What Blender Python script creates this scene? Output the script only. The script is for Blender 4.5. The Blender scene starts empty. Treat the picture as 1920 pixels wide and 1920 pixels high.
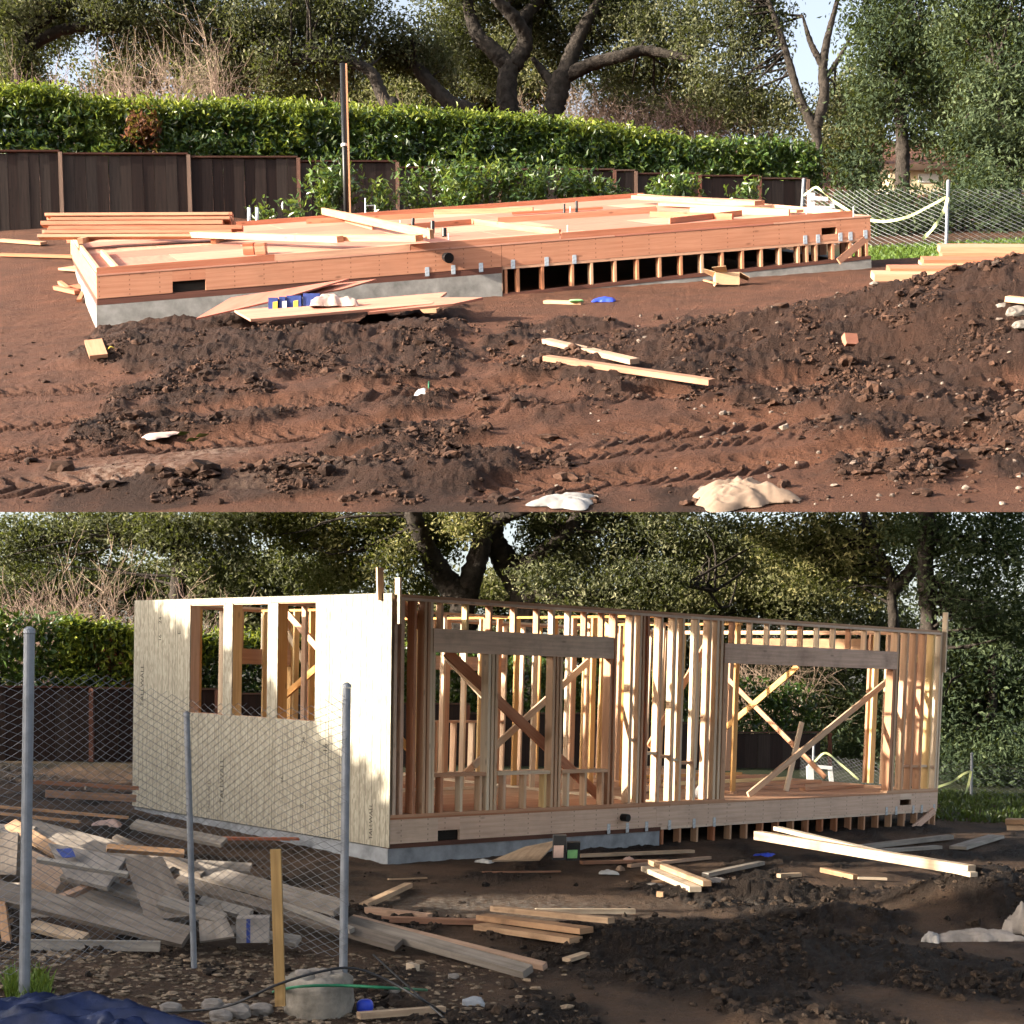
import bpy, math, random
import numpy as np
from mathutils import Vector, Matrix

random.seed(7); rng = np.random.default_rng(7)
SC = bpy.context.scene
COL = SC.collection

# ------------------------------------------------------------ camera, sky, sun
F, CX, HY, E = 2600.0, 960.0, 1345.0, 1.8      # focal length in photo pixels, optical axis, eye height
cam_d = bpy.data.cameras.new("camera"); cam = bpy.data.objects.new("camera", cam_d); COL.objects.link(cam)
cam.location = (0, 0, E); cam.rotation_euler = (math.radians(90), 0, 0)
cam_d.sensor_width = 36.0; cam_d.lens = F / 1920 * 36.0
cam_d.shift_y = (HY - 960.0) / 1920.0
cam_d.clip_start = 0.1; cam_d.clip_end = 3000
SC.camera = cam

SUN_EL, SUN_AZ = math.radians(14.5), math.radians(18.0)     # sun from the left, a little behind the camera
S = Vector((-math.cos(SUN_EL) * math.cos(SUN_AZ), -math.cos(SUN_EL) * math.sin(SUN_AZ), math.sin(SUN_EL)))
wd = bpy.data.worlds.new("World"); SC.world = wd; wd.use_nodes = True
wn = wd.node_tree
bg = wn.nodes["Background"]
sky = wn.nodes.new("ShaderNodeTexSky"); sky.sky_type = 'NISHITA'; sky.sun_disc = False
sky.sun_elevation = SUN_EL; sky.sun_rotation = math.atan2(S.x, S.y)
sky.air_density = 1.0; sky.dust_density = 5.0; sky.ozone_density = 1.0
hs_ = wn.nodes.new("ShaderNodeHueSaturation"); hs_.inputs["Saturation"].default_value = 0.55     # thin high cloud
wn.links.new(sky.outputs[0], hs_.inputs["Color"]); wn.links.new(hs_.outputs[0], bg.inputs[0]); bg.inputs[1].default_value = 0.15
sl = bpy.data.lights.new("sun", 'SUN'); sun = bpy.data.objects.new("sun", sl); COL.objects.link(sun)
sun.rotation_euler = S.to_track_quat('Z', 'Y').to_euler(); sun.location = (-30, 0, 30)
sl.energy = 5.0; sl.angle = math.radians(0.6); sl.color = (1.0, 0.90, 0.74)
SC.view_settings.view_transform = 'Standard'; SC.view_settings.look = 'None'
SC.view_settings.exposure = 1.85; SC.view_settings.gamma = 1.0
cy = SC.cycles
cy.max_bounces = 4; cy.diffuse_bounces = 3; cy.glossy_bounces = 1; cy.transmission_bounces = 2; cy.transparent_max_bounces = 2
cy.use_adaptive_sampling = True; cy.adaptive_threshold = 0.03

# ------------------------------------------------------------ helpers
def V3(*a): return np.array(a, float)
def W(c, r, d): return V3((c - CX) / F * d, d, E + (HY - r) / F * d)
def nrm(v):
    v = np.asarray(v, float); return v / (np.linalg.norm(v) + 1e-12)
def sstep(x, a, b):
    t = np.clip((x - a) / (b - a), 0, 1); return t * t * (3 - 2 * t)

def pn(x, y, seed=0):
    x = np.asarray(x, float); y = np.asarray(y, float)
    ix = np.floor(x).astype(np.int64); iy = np.floor(y).astype(np.int64); fx = x - ix; fy = y - iy
    def g(i, j, dx, dy):
        h = (i * 374761393 + j * 668265263 + seed * 974634777) & 0xffffffff
        h = ((h ^ (h >> 13)) * 1274126177) & 0xffffffff
        h = h ^ (h >> 16)
        a = h.astype(float) / 4294967296.0 * 6.2831853
        return np.cos(a) * dx + np.sin(a) * dy
    u = fx * fx * fx * (fx * (fx * 6 - 15) + 10); v = fy * fy * fy * (fy * (fy * 6 - 15) + 10)
    n00 = g(ix, iy, fx, fy); n10 = g(ix + 1, iy, fx - 1, fy); n01 = g(ix, iy + 1, fx, fy - 1); n11 = g(ix + 1, iy + 1, fx - 1, fy - 1)
    return ((n00 * (1 - u) + n10 * u) * (1 - v) + (n01 * (1 - u) + n11 * u) * v) * 1.5
def fbm(x, y, o=4, seed=0, gain=0.5, ridged=False):
    s = 0; a = 1.0; t = 0
    for k in range(o):
        n = pn(x * 2 ** k, y * 2 ** k, seed + k * 17)
        if ridged: n = 1 - 2 * np.abs(n)
        s = s + a * n; t += a; a *= gain
    return s / t

WL = {}
def wloc(o): return WL[o.name]
def link(o, parent, origin):
    COL.objects.link(o)
    WL[o.name] = np.asarray(origin, float)
    if parent is not None:
        o.parent = parent
        o.location = Vector(np.asarray(origin) - wloc(parent))
    else:
        o.location = Vector(origin)
    return o
def thing(name, origin, label, cat, group=None, kind=None):
    o = bpy.data.objects.new(name, None); o.empty_display_size = 0.1
    link(o, None, origin); return tag(o, label, cat, group, kind)
def tag(o, label=None, cat=None, group=None, kind=None):
    if label: o["label"] = label
    if cat: o["category"] = cat
    if group: o["group"] = group
    if kind: o["kind"] = kind
    return o
def mesh_obj(name, verts, faces, mat, parent=None, origin=None, uv=None, smooth=False, attrs=None):
    """verts in world metres; the object's origin sits at `origin` (default: bottom centre)."""
    verts = np.asarray(verts, float)
    if origin is None:
        lo = verts.min(0); hi = verts.max(0); origin = V3((lo[0] + hi[0]) / 2, (lo[1] + hi[1]) / 2, lo[2])
    me = bpy.data.meshes.new(name)
    if isinstance(faces, np.ndarray):
        n, k = faces.shape
        me.vertices.add(len(verts)); me.vertices.foreach_set("co", (verts - origin).astype(np.float32).ravel())
        me.loops.add(n * k); me.loops.foreach_set("vertex_index", faces.astype(np.int32).ravel())
        me.polygons.add(n); me.polygons.foreach_set("loop_start", (np.arange(n) * k).astype(np.int32))
        me.polygons.foreach_set("loop_total", np.full(n, k, np.int32))
        me.update(calc_edges=True)
    else:
        me.from_pydata([tuple(v) for v in verts - origin], [], faces); me.update()
    me.polygons.foreach_set("use_smooth", np.full(len(me.polygons), bool(smooth)))
    if uv is not None:
        l = me.uv_layers.new(name="UVMap"); l.data.foreach_set("uv", np.asarray(uv, np.float32).ravel())
    for k_, v_ in (attrs or {}).items():
        a = me.attributes.new(k_, 'FLOAT', 'POINT'); a.data.foreach_set("value", np.asarray(v_, np.float32))
    me.materials.append(mat)
    o = bpy.data.objects.new(name, me)
    return link(o, parent, origin)

BF = np.array([[0, 3, 2, 1], [4, 5, 6, 7], [0, 1, 5, 4], [1, 2, 6, 5], [2, 3, 7, 6], [3, 0, 4, 7]])
def hexa(name, P, mat, parent=None, origin=None, bevel=0):
    """box from 8 corners: 0-3 the base ring (0->1 is the length), 4-7 above them; UVs run along the length."""
    P = np.asarray(P, float)
    L = [np.linalg.norm(P[1] - P[0]), np.linalg.norm(P[3] - P[0]), np.linalg.norm(P[4] - P[0])]
    long_ = int(np.argmax(L))
    c = np.array([[0, 0, 0], [1, 0, 0], [1, 1, 0], [0, 1, 0], [0, 0, 1], [1, 0, 1], [1, 1, 1], [0, 1, 1]]) * np.array(L)
    off = random.random() * 20
    uv = []
    others = [i for i in range(3) if i != long_]
    for f in BF:
        q = c[f]
        ext = q.max(0) - q.min(0)
        if ext[long_] < 1e-9: uv += [(q_[others[0]] * .3 + off, q_[others[1]]) for q_ in q]
        else:
            k = others[0] if ext[others[0]] > 1e-9 else others[1]
            uv += [(q_[long_] + off, q_[k] + (0.37 if k == others[0] else 0.11)) for q_ in q]
    return mesh_obj(name, P, BF, mat, parent, origin, uv=uv)
def beam(name, A, B, w, t, mat, parent=None, up=(0, 0, 1), origin=None):
    """board from A to B (centre line), width w sideways, thickness t along up."""
    A = np.asarray(A, float); B = np.asarray(B, float); d = nrm(B - A); up = np.asarray(up, float)
    s = nrm(np.cross(d, up)); n = nrm(np.cross(s, d))
    P = [A - s * w / 2 - n * t / 2, B - s * w / 2 - n * t / 2, B + s * w / 2 - n * t / 2, A + s * w / 2 - n * t / 2]
    P += [p + n * t for p in P]
    return hexa(name, P, mat, parent, origin)

def tubes(segs, sides=5):
    """segs: array (N, 8): p0, p1, r0, r1 -> verts, quads."""
    segs = np.asarray(segs, float); p0 = segs[:, :3]; p1 = segs[:, 3:6]; r0 = segs[:, 6]; r1 = segs[:, 7]
    d = p1 - p0; d /= (np.linalg.norm(d, axis=1)[:, None] + 1e-9)
    ref = np.where(np.abs(d[:, 2:3]) > .9, np.array([[1., 0, 0]]), np.array([[0, 0, 1.]]))
    a = np.cross(d, ref); a /= np.linalg.norm(a, axis=1)[:, None]; b = np.cross(d, a)
    th = np.arange(sides) / sides * 2 * np.pi
    ring = a[:, None, :] * np.cos(th)[None, :, None] + b[:, None, :] * np.sin(th)[None, :, None]
    v0 = p0[:, None] + ring * r0[:, None, None]; v1 = p1[:, None] + ring * r1[:, None, None]
    verts = np.concatenate([v0, v1], 1).reshape(-1, 3)
    i = np.arange(sides); j = (i + 1) % sides
    q = np.stack([i, j, j + sides, i + sides], 1)
    faces = (np.arange(len(segs))[:, None, None] * 2 * sides + q[None]).reshape(-1, 4)
    return verts, faces
def polytube(pts, rad, sides=8, wob=0.0, seed=0, cap=True):
    """one continuous tapered tube through pts."""
    pts = np.asarray(pts, float); n = len(pts); rad = np.broadcast_to(np.asarray(rad, float), (n,)).copy()
    r_ = np.random.default_rng(seed)
    verts = []; prev = None
    for k in range(n):
        d = nrm(pts[min(k + 1, n - 1)] - pts[max(k - 1, 0)])
        if prev is None: a = nrm(np.cross(d, [0.3, 1, .2]))
        else: a = nrm(prev - d * np.dot(prev, d))
        prev = a; b = np.cross(d, a)
        for s in range(sides):
            t = s / sides * 2 * np.pi
            verts.append(pts[k] + (a * math.cos(t) + b * math.sin(t)) * rad[k] * (1 + wob * r_.standard_normal()))
    faces = []
    for k in range(n - 1):
        for s in range(sides):
            s2 = (s + 1) % sides
            faces.append((k * sides + s, k * sides + s2, (k + 1) * sides + s2, (k + 1) * sides + s))
    if cap:
        faces.append(tuple(range((n - 1) * sides, n * sides))); faces.append(tuple(reversed(range(sides))))
    return np.array(verts), faces
def smooth_path(pts, n=10):
    pts = np.asarray(pts, float)
    if len(pts) < 3: return np.linspace(pts[0], pts[-1], n)
    t = np.concatenate([[0], np.cumsum(np.linalg.norm(np.diff(pts, axis=0), axis=1))]); u = np.linspace(0, t[-1], n)
    P = np.vstack([2 * pts[0] - pts[1], pts, 2 * pts[-1] - pts[-2]])
    out = []
    for s in u:
        k = min(max(np.searchsorted(t, s, 'right') - 1, 0), len(pts) - 2); q = (s - t[k]) / (t[k + 1] - t[k])
        a, b, c, d = P[k], P[k + 1], P[k + 2], P[k + 3]
        out.append(.5 * ((2 * b) + (c - a) * q + (2 * a - 5 * b + 4 * c - d) * q * q + (3 * b - a - 3 * c + d) * q ** 3))
    return np.array(out)

# unit icospheres
def _ico(sub):
    t = (1 + 5 ** .5) / 2
    v = [(-1, t, 0), (1, t, 0), (-1, -t, 0), (1, -t, 0), (0, -1, t), (0, 1, t), (0, -1, -t), (0, 1, -t), (t, 0, -1), (t, 0, 1), (-t, 0, -1), (-t, 0, 1)]
    f = [(0, 11, 5), (0, 5, 1), (0, 1, 7), (0, 7, 10), (0, 10, 11), (1, 5, 9), (5, 11, 4), (11, 10, 2), (10, 7, 6), (7, 1, 8), (3, 9, 4), (3, 4, 2), (3, 2, 6), (3, 6, 8), (3, 8, 9), (4, 9, 5), (2, 4, 11), (6, 2, 10), (8, 6, 7), (9, 8, 1)]
    v = [nrm(p) for p in v]
    for _ in range(sub):
        cache = {}; nf = []
        def mid(a, b):
            k = (min(a, b), max(a, b))
            if k not in cache: v.append(nrm(v[a] + v[b])); cache[k] = len(v) - 1
            return cache[k]
        for a, b, c in f:
            x, y, z = mid(a, b), mid(b, c), mid(c, a); nf += [(a, x, z), (b, y, x), (c, z, y), (x, y, z)]
        f = nf
    return np.array(v), np.array(f)
ICO0, ICO1, ICO2, ICO3 = _ico(0), _ico(1), _ico(2), _ico(3)
def n3(P, s, seed):
    return (pn(P[:, 0] * s + P[:, 2] * .7 * s, P[:, 1] * s - P[:, 2] * .5 * s, seed) + pn(P[:, 1] * s + 3.1, P[:, 2] * s + P[:, 0] * .3 * s, seed + 5)) * .6
def rock(name, c, size, mat, seed, parent=None, amp=.35, ico=None, squash=None, smooth=False, rot=0):
    v, f = ico or ICO2
    q = np.sign(v) * np.abs(v) ** .75
    q = q * (1 + amp * n3(v, 1.3, seed)[:, None] + amp * .35 * n3(v, 3.5, seed + 9)[:, None])
    q = q * np.asarray(size)
    cs, sn = math.cos(rot), math.sin(rot)
    q = np.stack([q[:, 0] * cs - q[:, 1] * sn, q[:, 0] * sn + q[:, 1] * cs, q[:, 2]], 1)
    return mesh_obj(name, q + c, f, mat, parent, smooth=smooth)

# ------------------------------------------------------------ materials
def new_mat(name):
    m = bpy.data.materials.new(name); m.use_nodes = True
    nt = m.node_tree; b = nt.nodes["Principled BSDF"]
    b.inputs["Specular IOR Level"].default_value = 0.25
    return m, nt, b
def N(nt, t, **kw):
    n = nt.nodes.new(t)
    for k, v in kw.items(): setattr(n, k, v)
    return n
def ramp(nt, stops):
    r = N(nt, "ShaderNodeValToRGB"); e = r.color_ramp.elements
    while len(e) < len(stops): e.new(0.5)
    for k, (p, c) in enumerate(stops): e[k].position = p; e[k].color = (*c, 1) if len(c) == 3 else c
    return r
def mix(nt, fac, a, b, mode='MIX'):
    m = N(nt, "ShaderNodeMix", data_type='RGBA', blend_type=mode)
    for s, v in ((0, fac), (6, a), (7, b)):
        if hasattr(v, "is_output"): nt.links.new(v, m.inputs[s])
        elif s == 0: m.inputs[0].default_value = v
        else: m.inputs[s].default_value = (*v, 1)
    return m.outputs[2]
def bump(nt, b, h, s, d):
    n = N(nt, "ShaderNodeBump"); n.inputs["Strength"].default_value = s; n.inputs["Distance"].default_value = d
    nt.links.new(h, n.inputs["Height"]); nt.links.new(n.outputs[0], b.inputs["Normal"])
def noise(nt, vec, scale, detail=4, rough=.55):
    n = N(nt, "ShaderNodeTexNoise"); n.inputs["Scale"].default_value = scale; n.inputs["Detail"].default_value = detail
    n.inputs["Roughness"].default_value = rough
    if vec is not None: nt.links.new(vec, n.inputs["Vector"])
    return n.outputs["Fac"]
def obj_random(nt, lo, hi):
    o = N(nt, "ShaderNodeObjectInfo"); m = N(nt, "ShaderNodeMapRange"); m.inputs[3].default_value = lo; m.inputs[4].default_value = hi
    nt.links.new(o.outputs["Random"], m.inputs[0]); return m.outputs[0]

def wood(name, col, dark, var=.2, sat=.12, knots=.6, rough=.75, dirt=0.0, dirtcol=(.12, .08, .06), grain=26, hue=.012, nails=0.0):
    m, nt, b = new_mat(name); b.inputs["Roughness"].default_value = rough
    uv = N(nt, "ShaderNodeUVMap"); mp = N(nt, "ShaderNodeMapping"); mp.inputs["Scale"].default_value = (1.3, grain, 1)
    nt.links.new(uv.outputs[0], mp.inputs[0])
    g = noise(nt, mp.outputs[0], 1.0, 5, .6)
    r = ramp(nt, [(.28, dark), (.62, col)]); nt.links.new(g, r.inputs[0])
    c = r.outputs[0]
    big = noise(nt, uv.outputs[0], 1.1, 2)
    c = mix(nt, big, c, tuple(np.array(col) * 1.08), 'MIX') if False else c
    if knots:
        mk = N(nt, "ShaderNodeMapping"); mk.inputs["Scale"].default_value = (2.2, 6.0, 1); nt.links.new(uv.outputs[0], mk.inputs[0])
        vo = N(nt, "ShaderNodeTexVoronoi"); vo.inputs["Scale"].default_value = 1.0; nt.links.new(mk.outputs[0], vo.inputs["Vector"])
        kr = ramp(nt, [(.05, (1, 1, 1)), (.13, (0, 0, 0))]); nt.links.new(vo.outputs["Distance"], kr.inputs[0])
        mm = N(nt, "ShaderNodeMath", operation='MULTIPLY'); nt.links.new(kr.outputs[0], mm.inputs[0]); mm.inputs[1].default_value = knots
        c = mix(nt, mm.outputs[0], c, tuple(np.array(dark) * .45))
    if dirt:
        dn = noise(nt, uv.outputs[0], 2.3, 5, .65); dr = ramp(nt, [(.45, (0, 0, 0)), (.75, (dirt,) * 3)]); nt.links.new(dn, dr.inputs[0])
        c = mix(nt, dr.outputs[0], c, dirtcol)
    if nails:
        su = N(nt, "ShaderNodeSeparateXYZ"); nt.links.new(uv.outputs[0], su.inputs[0]); ms = []
        for k_, (per, wid) in enumerate(((.4064, .016), (.065, .022))):
            f = N(nt, "ShaderNodeMath", operation='MODULO'); nt.links.new(su.outputs[k_], f.inputs[0]); f.inputs[1].default_value = per
            l = N(nt, "ShaderNodeMath", operation='LESS_THAN'); nt.links.new(f.outputs[0], l.inputs[0]); l.inputs[1].default_value = wid; ms.append(l.outputs[0])
        m1 = N(nt, "ShaderNodeMath", operation='MULTIPLY'); nt.links.new(ms[0], m1.inputs[0]); nt.links.new(ms[1], m1.inputs[1])
        m2 = N(nt, "ShaderNodeMath", operation='MULTIPLY'); nt.links.new(m1.outputs[0], m2.inputs[0]); m2.inputs[1].default_value = nails
        c = mix(nt, m2.outputs[0], c, tuple(np.array(dark) * .3))
    h = N(nt, "ShaderNodeHueSaturation"); nt.links.new(c, h.inputs["Color"])
    nt.links.new(obj_random(nt, 1 - var, 1 + var), h.inputs["Value"])
    nt.links.new(obj_random(nt, 1 + sat, 1 - sat), h.inputs["Saturation"])
    nt.links.new(obj_random(nt, .5 - hue, .5 + hue), h.inputs["Hue"])
    nt.links.new(h.outputs[0], b.inputs["Base Color"])
    bump(nt, b, g, .25, .004)
    return m
def plain(name, col, rough=.6, metal=0, nscale=6, nvar=.25, bumps=.2, bdist=.005, spec=.25):
    m, nt, b = new_mat(name); b.inputs["Roughness"].default_value = rough; b.inputs["Metallic"].default_value = metal
    b.inputs["Specular IOR Level"].default_value = spec
    tc = N(nt, "ShaderNodeTexCoord"); n = noise(nt, tc.outputs["Object"], nscale, 5, .6)
    r = ramp(nt, [(.3, tuple(np.array(col) * (1 - nvar))), (.7, tuple(np.minimum(np.array(col) * (1 + nvar), 1)))])
    nt.links.new(n, r.inputs[0]); nt.links.new(r.outputs[0], b.inputs["Base Color"])
    if bumps: bump(nt, b, n, bumps, bdist)
    return m
def attr(nt, name):
    a = N(nt, "ShaderNodeAttribute", attribute_name=name); return a.outputs["Fac"]
def leaf_mat(name, c0, c1, c2, trans=.35, rough=.45, spec=.3):
    m, nt, b = new_mat(name); b.inputs["Roughness"].default_value = rough; b.inputs["Specular IOR Level"].default_value = spec
    r = ramp(nt, [(0, c0), (.55, c1), (1, c2)]); nt.links.new(attr(nt, "rnd"), r.inputs[0])
    nt.links.new(r.outputs[0], b.inputs["Base Color"])
    t = N(nt, "ShaderNodeBsdfTranslucent"); tc = mix(nt, .5, r.outputs[0], (.22, .26, .02)); nt.links.new(tc, t.inputs[0])
    ms = N(nt, "ShaderNodeMixShader"); ms.inputs[0].default_value = trans
    out = nt.nodes["Material Output"]
    nt.links.new(b.outputs[0], ms.inputs[1]); nt.links.new(t.outputs[0], ms.inputs[2]); nt.links.new(ms.outputs[0], out.inputs[0])
    return m
def soil_mat(name, smooth_c, loose_c, chalk_c, wet=.85):
    m, nt, b = new_mat(name)
    tc = N(nt, "ShaderNodeTexCoord"); P = tc.outputs["Object"]
    n1 = noise(nt, P, 1.7, 6, .62); n2 = noise(nt, P, 16, 6, .7); n3_ = noise(nt, P, 48, 6, .75)
    a = attr(nt, "loose"); ad = N(nt, "ShaderNodeMath", operation='ADD'); nt.links.new(a, ad.inputs[0])
    sc = N(nt, "ShaderNodeMath", operation='MULTIPLY_ADD'); nt.links.new(n2, sc.inputs[0]); sc.inputs[1].default_value = .9; sc.inputs[2].default_value = -.45
    nt.links.new(sc.outputs[0], ad.inputs[1])
    cl = N(nt, "ShaderNodeClamp"); nt.links.new(ad.outputs[0], cl.inputs[0])
    c = mix(nt, cl.outputs[0], smooth_c, loose_c)
    v = ramp(nt, [(.25, (.55,) * 3), (.75, (1.35, 1.3, 1.25))]); nt.links.new(n1, v.inputs[0]); c = mix(nt, 1.0, c, v.outputs[0], 'MULTIPLY')
    v2 = ramp(nt, [(.3, (.6,) * 3), (.7, (1.3,) * 3)]); nt.links.new(n3_, v2.inputs[0]); c = mix(nt, .8, c, v2.outputs[0], 'MULTIPLY')
    ch = N(nt, "ShaderNodeMath", operation='MULTIPLY'); nt.links.new(attr(nt, "chalk"), ch.inputs[0]); cr = ramp(nt, [(.42, (0, 0, 0)), (.62, (1, 1, 1))]); nt.links.new(n2, cr.inputs[0]); nt.links.new(cr.outputs[0], ch.inputs[1])
    c = mix(nt, ch.outputs[0], c, chalk_c)
    nt.links.new(mix(nt, attr(nt, "grassy"), c, (.022, .032, .012)), b.inputs["Base Color"])
    b.inputs["Roughness"].default_value = wet; b.inputs["Specular IOR Level"].default_value = .2
    hh = N(nt, "ShaderNodeMath", operation='ADD'); nt.links.new(n2, hh.inputs[0]); nt.links.new(n3_, hh.inputs[1])
    bump(nt, b, hh.outputs[0], 1.0, .055)
    return m

M = {}
M['fir'] = wood("fir_orange", (.46, .215, .132), (.34, .138, .08), .18, .15, .7)
M['fir_rim'] = wood("fir_rim", (.45, .21, .128), (.35, .145, .083), .04, .05, .7, hue=.004, nails=.6, dirt=.25, dirtcol=(.25, .12, .075))
M['fir_pale'] = wood("fir_pale", (.46, .245, .145), (.34, .165, .09), .12, .15, .6)
M['ply'] = wood("plywood_orange", (.47, .215, .150), (.37, .155, .105), .18, .12, .35, grain=9)
M['mudsill'] = wood("treated_sill", (.13, .06, .04), (.07, .035, .025), .15, .1, 0)
M['fence'] = wood("stained_fence", (.036, .020, .0155), (.016, .0095, .0075), .5, .25, .5, grain=22)
M['fence_post'] = wood("stained_post", (.11, .05, .033), (.05, .025, .018), .2, .2, .3)
M['stud'] = wood("framing_stud", (.64, .45, .305), (.49, .32, .205), .20, .30, .55, hue=.02)
M['stud_o'] = wood("framing_stud_yellow", (.68, .45, .20), (.54, .31, .12), .15, .2, .5, hue=.02)
M['stud_r'] = wood("framing_stud_red", (.56, .335, .22), (.42, .225, .14), .14, .2, .4)
M['beam'] = wood("weathered_beam", (.74, .54, .415), (.55, .39, .295), .08, .15, .6, dirt=.5, dirtcol=(.16, .11, .085))
M['rim'] = wood("rim_board", (.68, .50, .385), (.55, .385, .285), .07, .15, .55, nails=.6, dirt=.3, dirtcol=(.24, .17, .13))
M['floor'] = wood("floor_plywood", (.50, .28, .17), (.36, .18, .10), .12, .15, .3, grain=8)
M['plank'] = wood("loose_plank", (.46, .33, .22), (.31, .21, .135), .25, .3, .5, dirt=.75, dirtcol=(.10, .065, .045))
M['plank_dirty'] = wood("muddy_plank", (.36, .21, .14), (.22, .12, .075), .2, .2, .4, dirt=.7)
M['grey'] = wood("weathered_plank", (.25, .215, .185), (.14, .118, .10), .35, .2, .4, dirt=.75, dirtcol=(.085, .07, .058), hue=.008)
M['stake'] = wood("stake_wood", (.27, .155, .055), (.17, .085, .028), .1, .1, .8)
M['concrete'] = plain("concrete", (.215, .205, .195), .85, 0, 5, .35, .4, .01)
M['concrete_cool'] = plain("concrete_cool", (.25, .26, .28), .85, 0, 4, .35, .4, .01)
M['wire'] = plain("dull_wire", (.17, .175, .19), .6, .4, 9, .3, 0)
M['drum'] = plain("dirty_concrete", (.20, .175, .145), .9, 0, 7, .5, .8, .02)
M['galv'] = plain("galvanised", (.21, .22, .245), .55, .5, 9, .2, .1, .002)
M['strap'] = plain("metal_strap", (.5, .52, .55), .45, .6, 30, .4, .2, .002)
M['abs'] = plain("black_abs", (.012, .012, .013), .4, 0, 8, .2, 0)
M['pvc'] = plain("white_pvc", (.62, .64, .68), .4, 0, 8, .05, 0)
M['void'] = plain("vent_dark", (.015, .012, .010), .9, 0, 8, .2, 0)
M['bark'] = plain("oak_bark", (.030, .024, .020), .95, 0, 5, .55, 1.0, .06)
M['bark_pale'] = plain("pale_bark", (.36, .31, .26), .9, 0, 5, .4, .5, .02)
M['twig'] = plain("bare_twigs", (.25, .17, .145), .9, 0, 3, .3, 0)
M['twig_tan'] = plain("bare_twigs_tan", (.28, .205, .155), .9, 0, 3, .3, 0)
M['tape'] = plain("caution_tape", (.62, .66, .30), .5, 0, 10, .15, 0)
M['card'] = plain("cardboard", (.46, .30, .18), .85, 0, 6, .15, .1)
M['sack'] = plain("dirty_white_sack", (.25, .235, .225), .6, 0, 7, .3, .3, .01)
M['white'] = plain("white_plastic", (.50, .495, .49), .5, 0, 6, .12, .1)
M['cloth'] = plain("dirty_cloth", (.235, .165, .12), .9, 0, 5, .3, .3, .01)
M['cloth_grey'] = plain("dirty_grey_cloth", (.24, .21, .19), .9, 0, 6, .35, .4, .01)
M['tarp'] = plain("blue_tarp", (.006, .012, .045), .45, 0, 5, .5, .5, .02, .25)
M['blue'] = plain("blue_plastic", (.03, .06, .45), .4, 0, 8, .2, 0)
M['bluebox'] = plain("blue_print", (.03, .05, .20), .55, 0, 8, .2, 0)
M['yellow'] = plain("yellow_print", (.65, .48, .06), .6, 0, 8, .2, 0)
M['green'] = plain("green_hose", (.02, .14, .07), .5, 0, 8, .2, 0)
M['lime'] = plain("green_paint", (.25, .55, .22), .6, 0, 8, .2, 0)
M['leafy'] = plain("fresh_leaf", (.12, .22, .06), .5, 0, 8, .2, 0)
M['brick'] = plain("brick_red", (.34, .14, .09), .9, 0, 9, .2, .3)
M['paper'] = plain("pink_paper", (.44, .31, .27), .8, 0, 9, .15, .2)
M['black'] = plain("black_plastic", (.02, .02, .022), .5, 0, 8, .3, 0)
M['roof_grey'] = plain("pale_roof", (.55, .55, .58), .8, 0, 8, .15, .1)
M['stucco'] = plain("beige_stucco", (.48, .38, .26), .9, 0, 8, .12, .1)
M['glass'] = plain("window_glass", (.05, .06, .07), .1, 0, 2, .1, 0, spec=.5)
M['ink'] = plain("ink", (.04, .035, .03), .9, 0, 5, .2, 0)
M['stone'] = plain("pale_rubble", (.20, .175, .155), .95, 0, 9, .4, .5, .01)
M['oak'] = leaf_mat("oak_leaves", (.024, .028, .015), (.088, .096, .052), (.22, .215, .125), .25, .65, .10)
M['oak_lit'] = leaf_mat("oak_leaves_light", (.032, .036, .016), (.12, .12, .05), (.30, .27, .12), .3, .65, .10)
M['laurel'] = leaf_mat("laurel_leaves", (.020, .045, .012), (.062, .115, .024), (.17, .22, .04), .3, .28, .55)
M['laurel_y'] = leaf_mat("laurel_new_leaves", (.07, .11, .015), (.19, .235, .03), (.36, .38, .05), .4, .4, .4)
M['laurel_r'] = leaf_mat("laurel_dead_leaves", (.06, .022, .014), (.11, .04, .022), (.20, .07, .03), .3)
M['conifer'] = leaf_mat("cedar_leaves", (.013, .022, .012), (.040, .058, .030), (.10, .125, .065), .2, .65, .10)
M['olive'] = leaf_mat("olive_leaves", (.055, .06, .028), (.13, .13, .062), (.24, .22, .12), .3, .65, .10)
M['weed_dark'] = leaf_mat("dark_grass", (.015, .028, .008), (.03, .05, .012), (.06, .085, .02), .3)
M['weed'] = leaf_mat("grass_blades", (.04, .075, .012), (.09, .15, .025), (.16, .22, .05), .35)
M['soil1'] = soil_mat("red_soil", (.112, .048, .028), (.040, .0188, .0118), (.32, .22, .17))
M['soil2'] = soil_mat("brown_soil", (.100, .061, .039), (.021, .0135, .0098), (.19, .17, .15))
def clod_mat(name, a, b_):
    m, nt, b = new_mat(name); r = ramp(nt, [(0, a), (1, b_)]); nt.links.new(attr(nt, "rnd"), r.inputs[0])
    tc = N(nt, "ShaderNodeTexCoord"); n = noise(nt, tc.outputs["Object"], 60, 3); v = ramp(nt, [(.3, (.6,) * 3), (.7, (1.3,) * 3)]); nt.links.new(n, v.inputs[0])
    nt.links.new(mix(nt, 1.0, r.outputs[0], v.outputs[0], 'MULTIPLY'), b.inputs["Base Color"]); b.inputs["Roughness"].default_value = .95
    bump(nt, b, n, .5, .01)
    return m
M['clod1'] = clod_mat("dark_clods", (.021, .0102, .0068), (.074, .037, .0235))
M['clod2'] = clod_mat("brown_clods", (.010, .007, .0056), (.042, .027, .018))
M['chip'] = clod_mat("bark_chips", (.05, .035, .022), (.26, .19, .13))
M['peb'] = clod_mat("pebbles", (.08, .055, .045), (.24, .19, .155))
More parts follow.
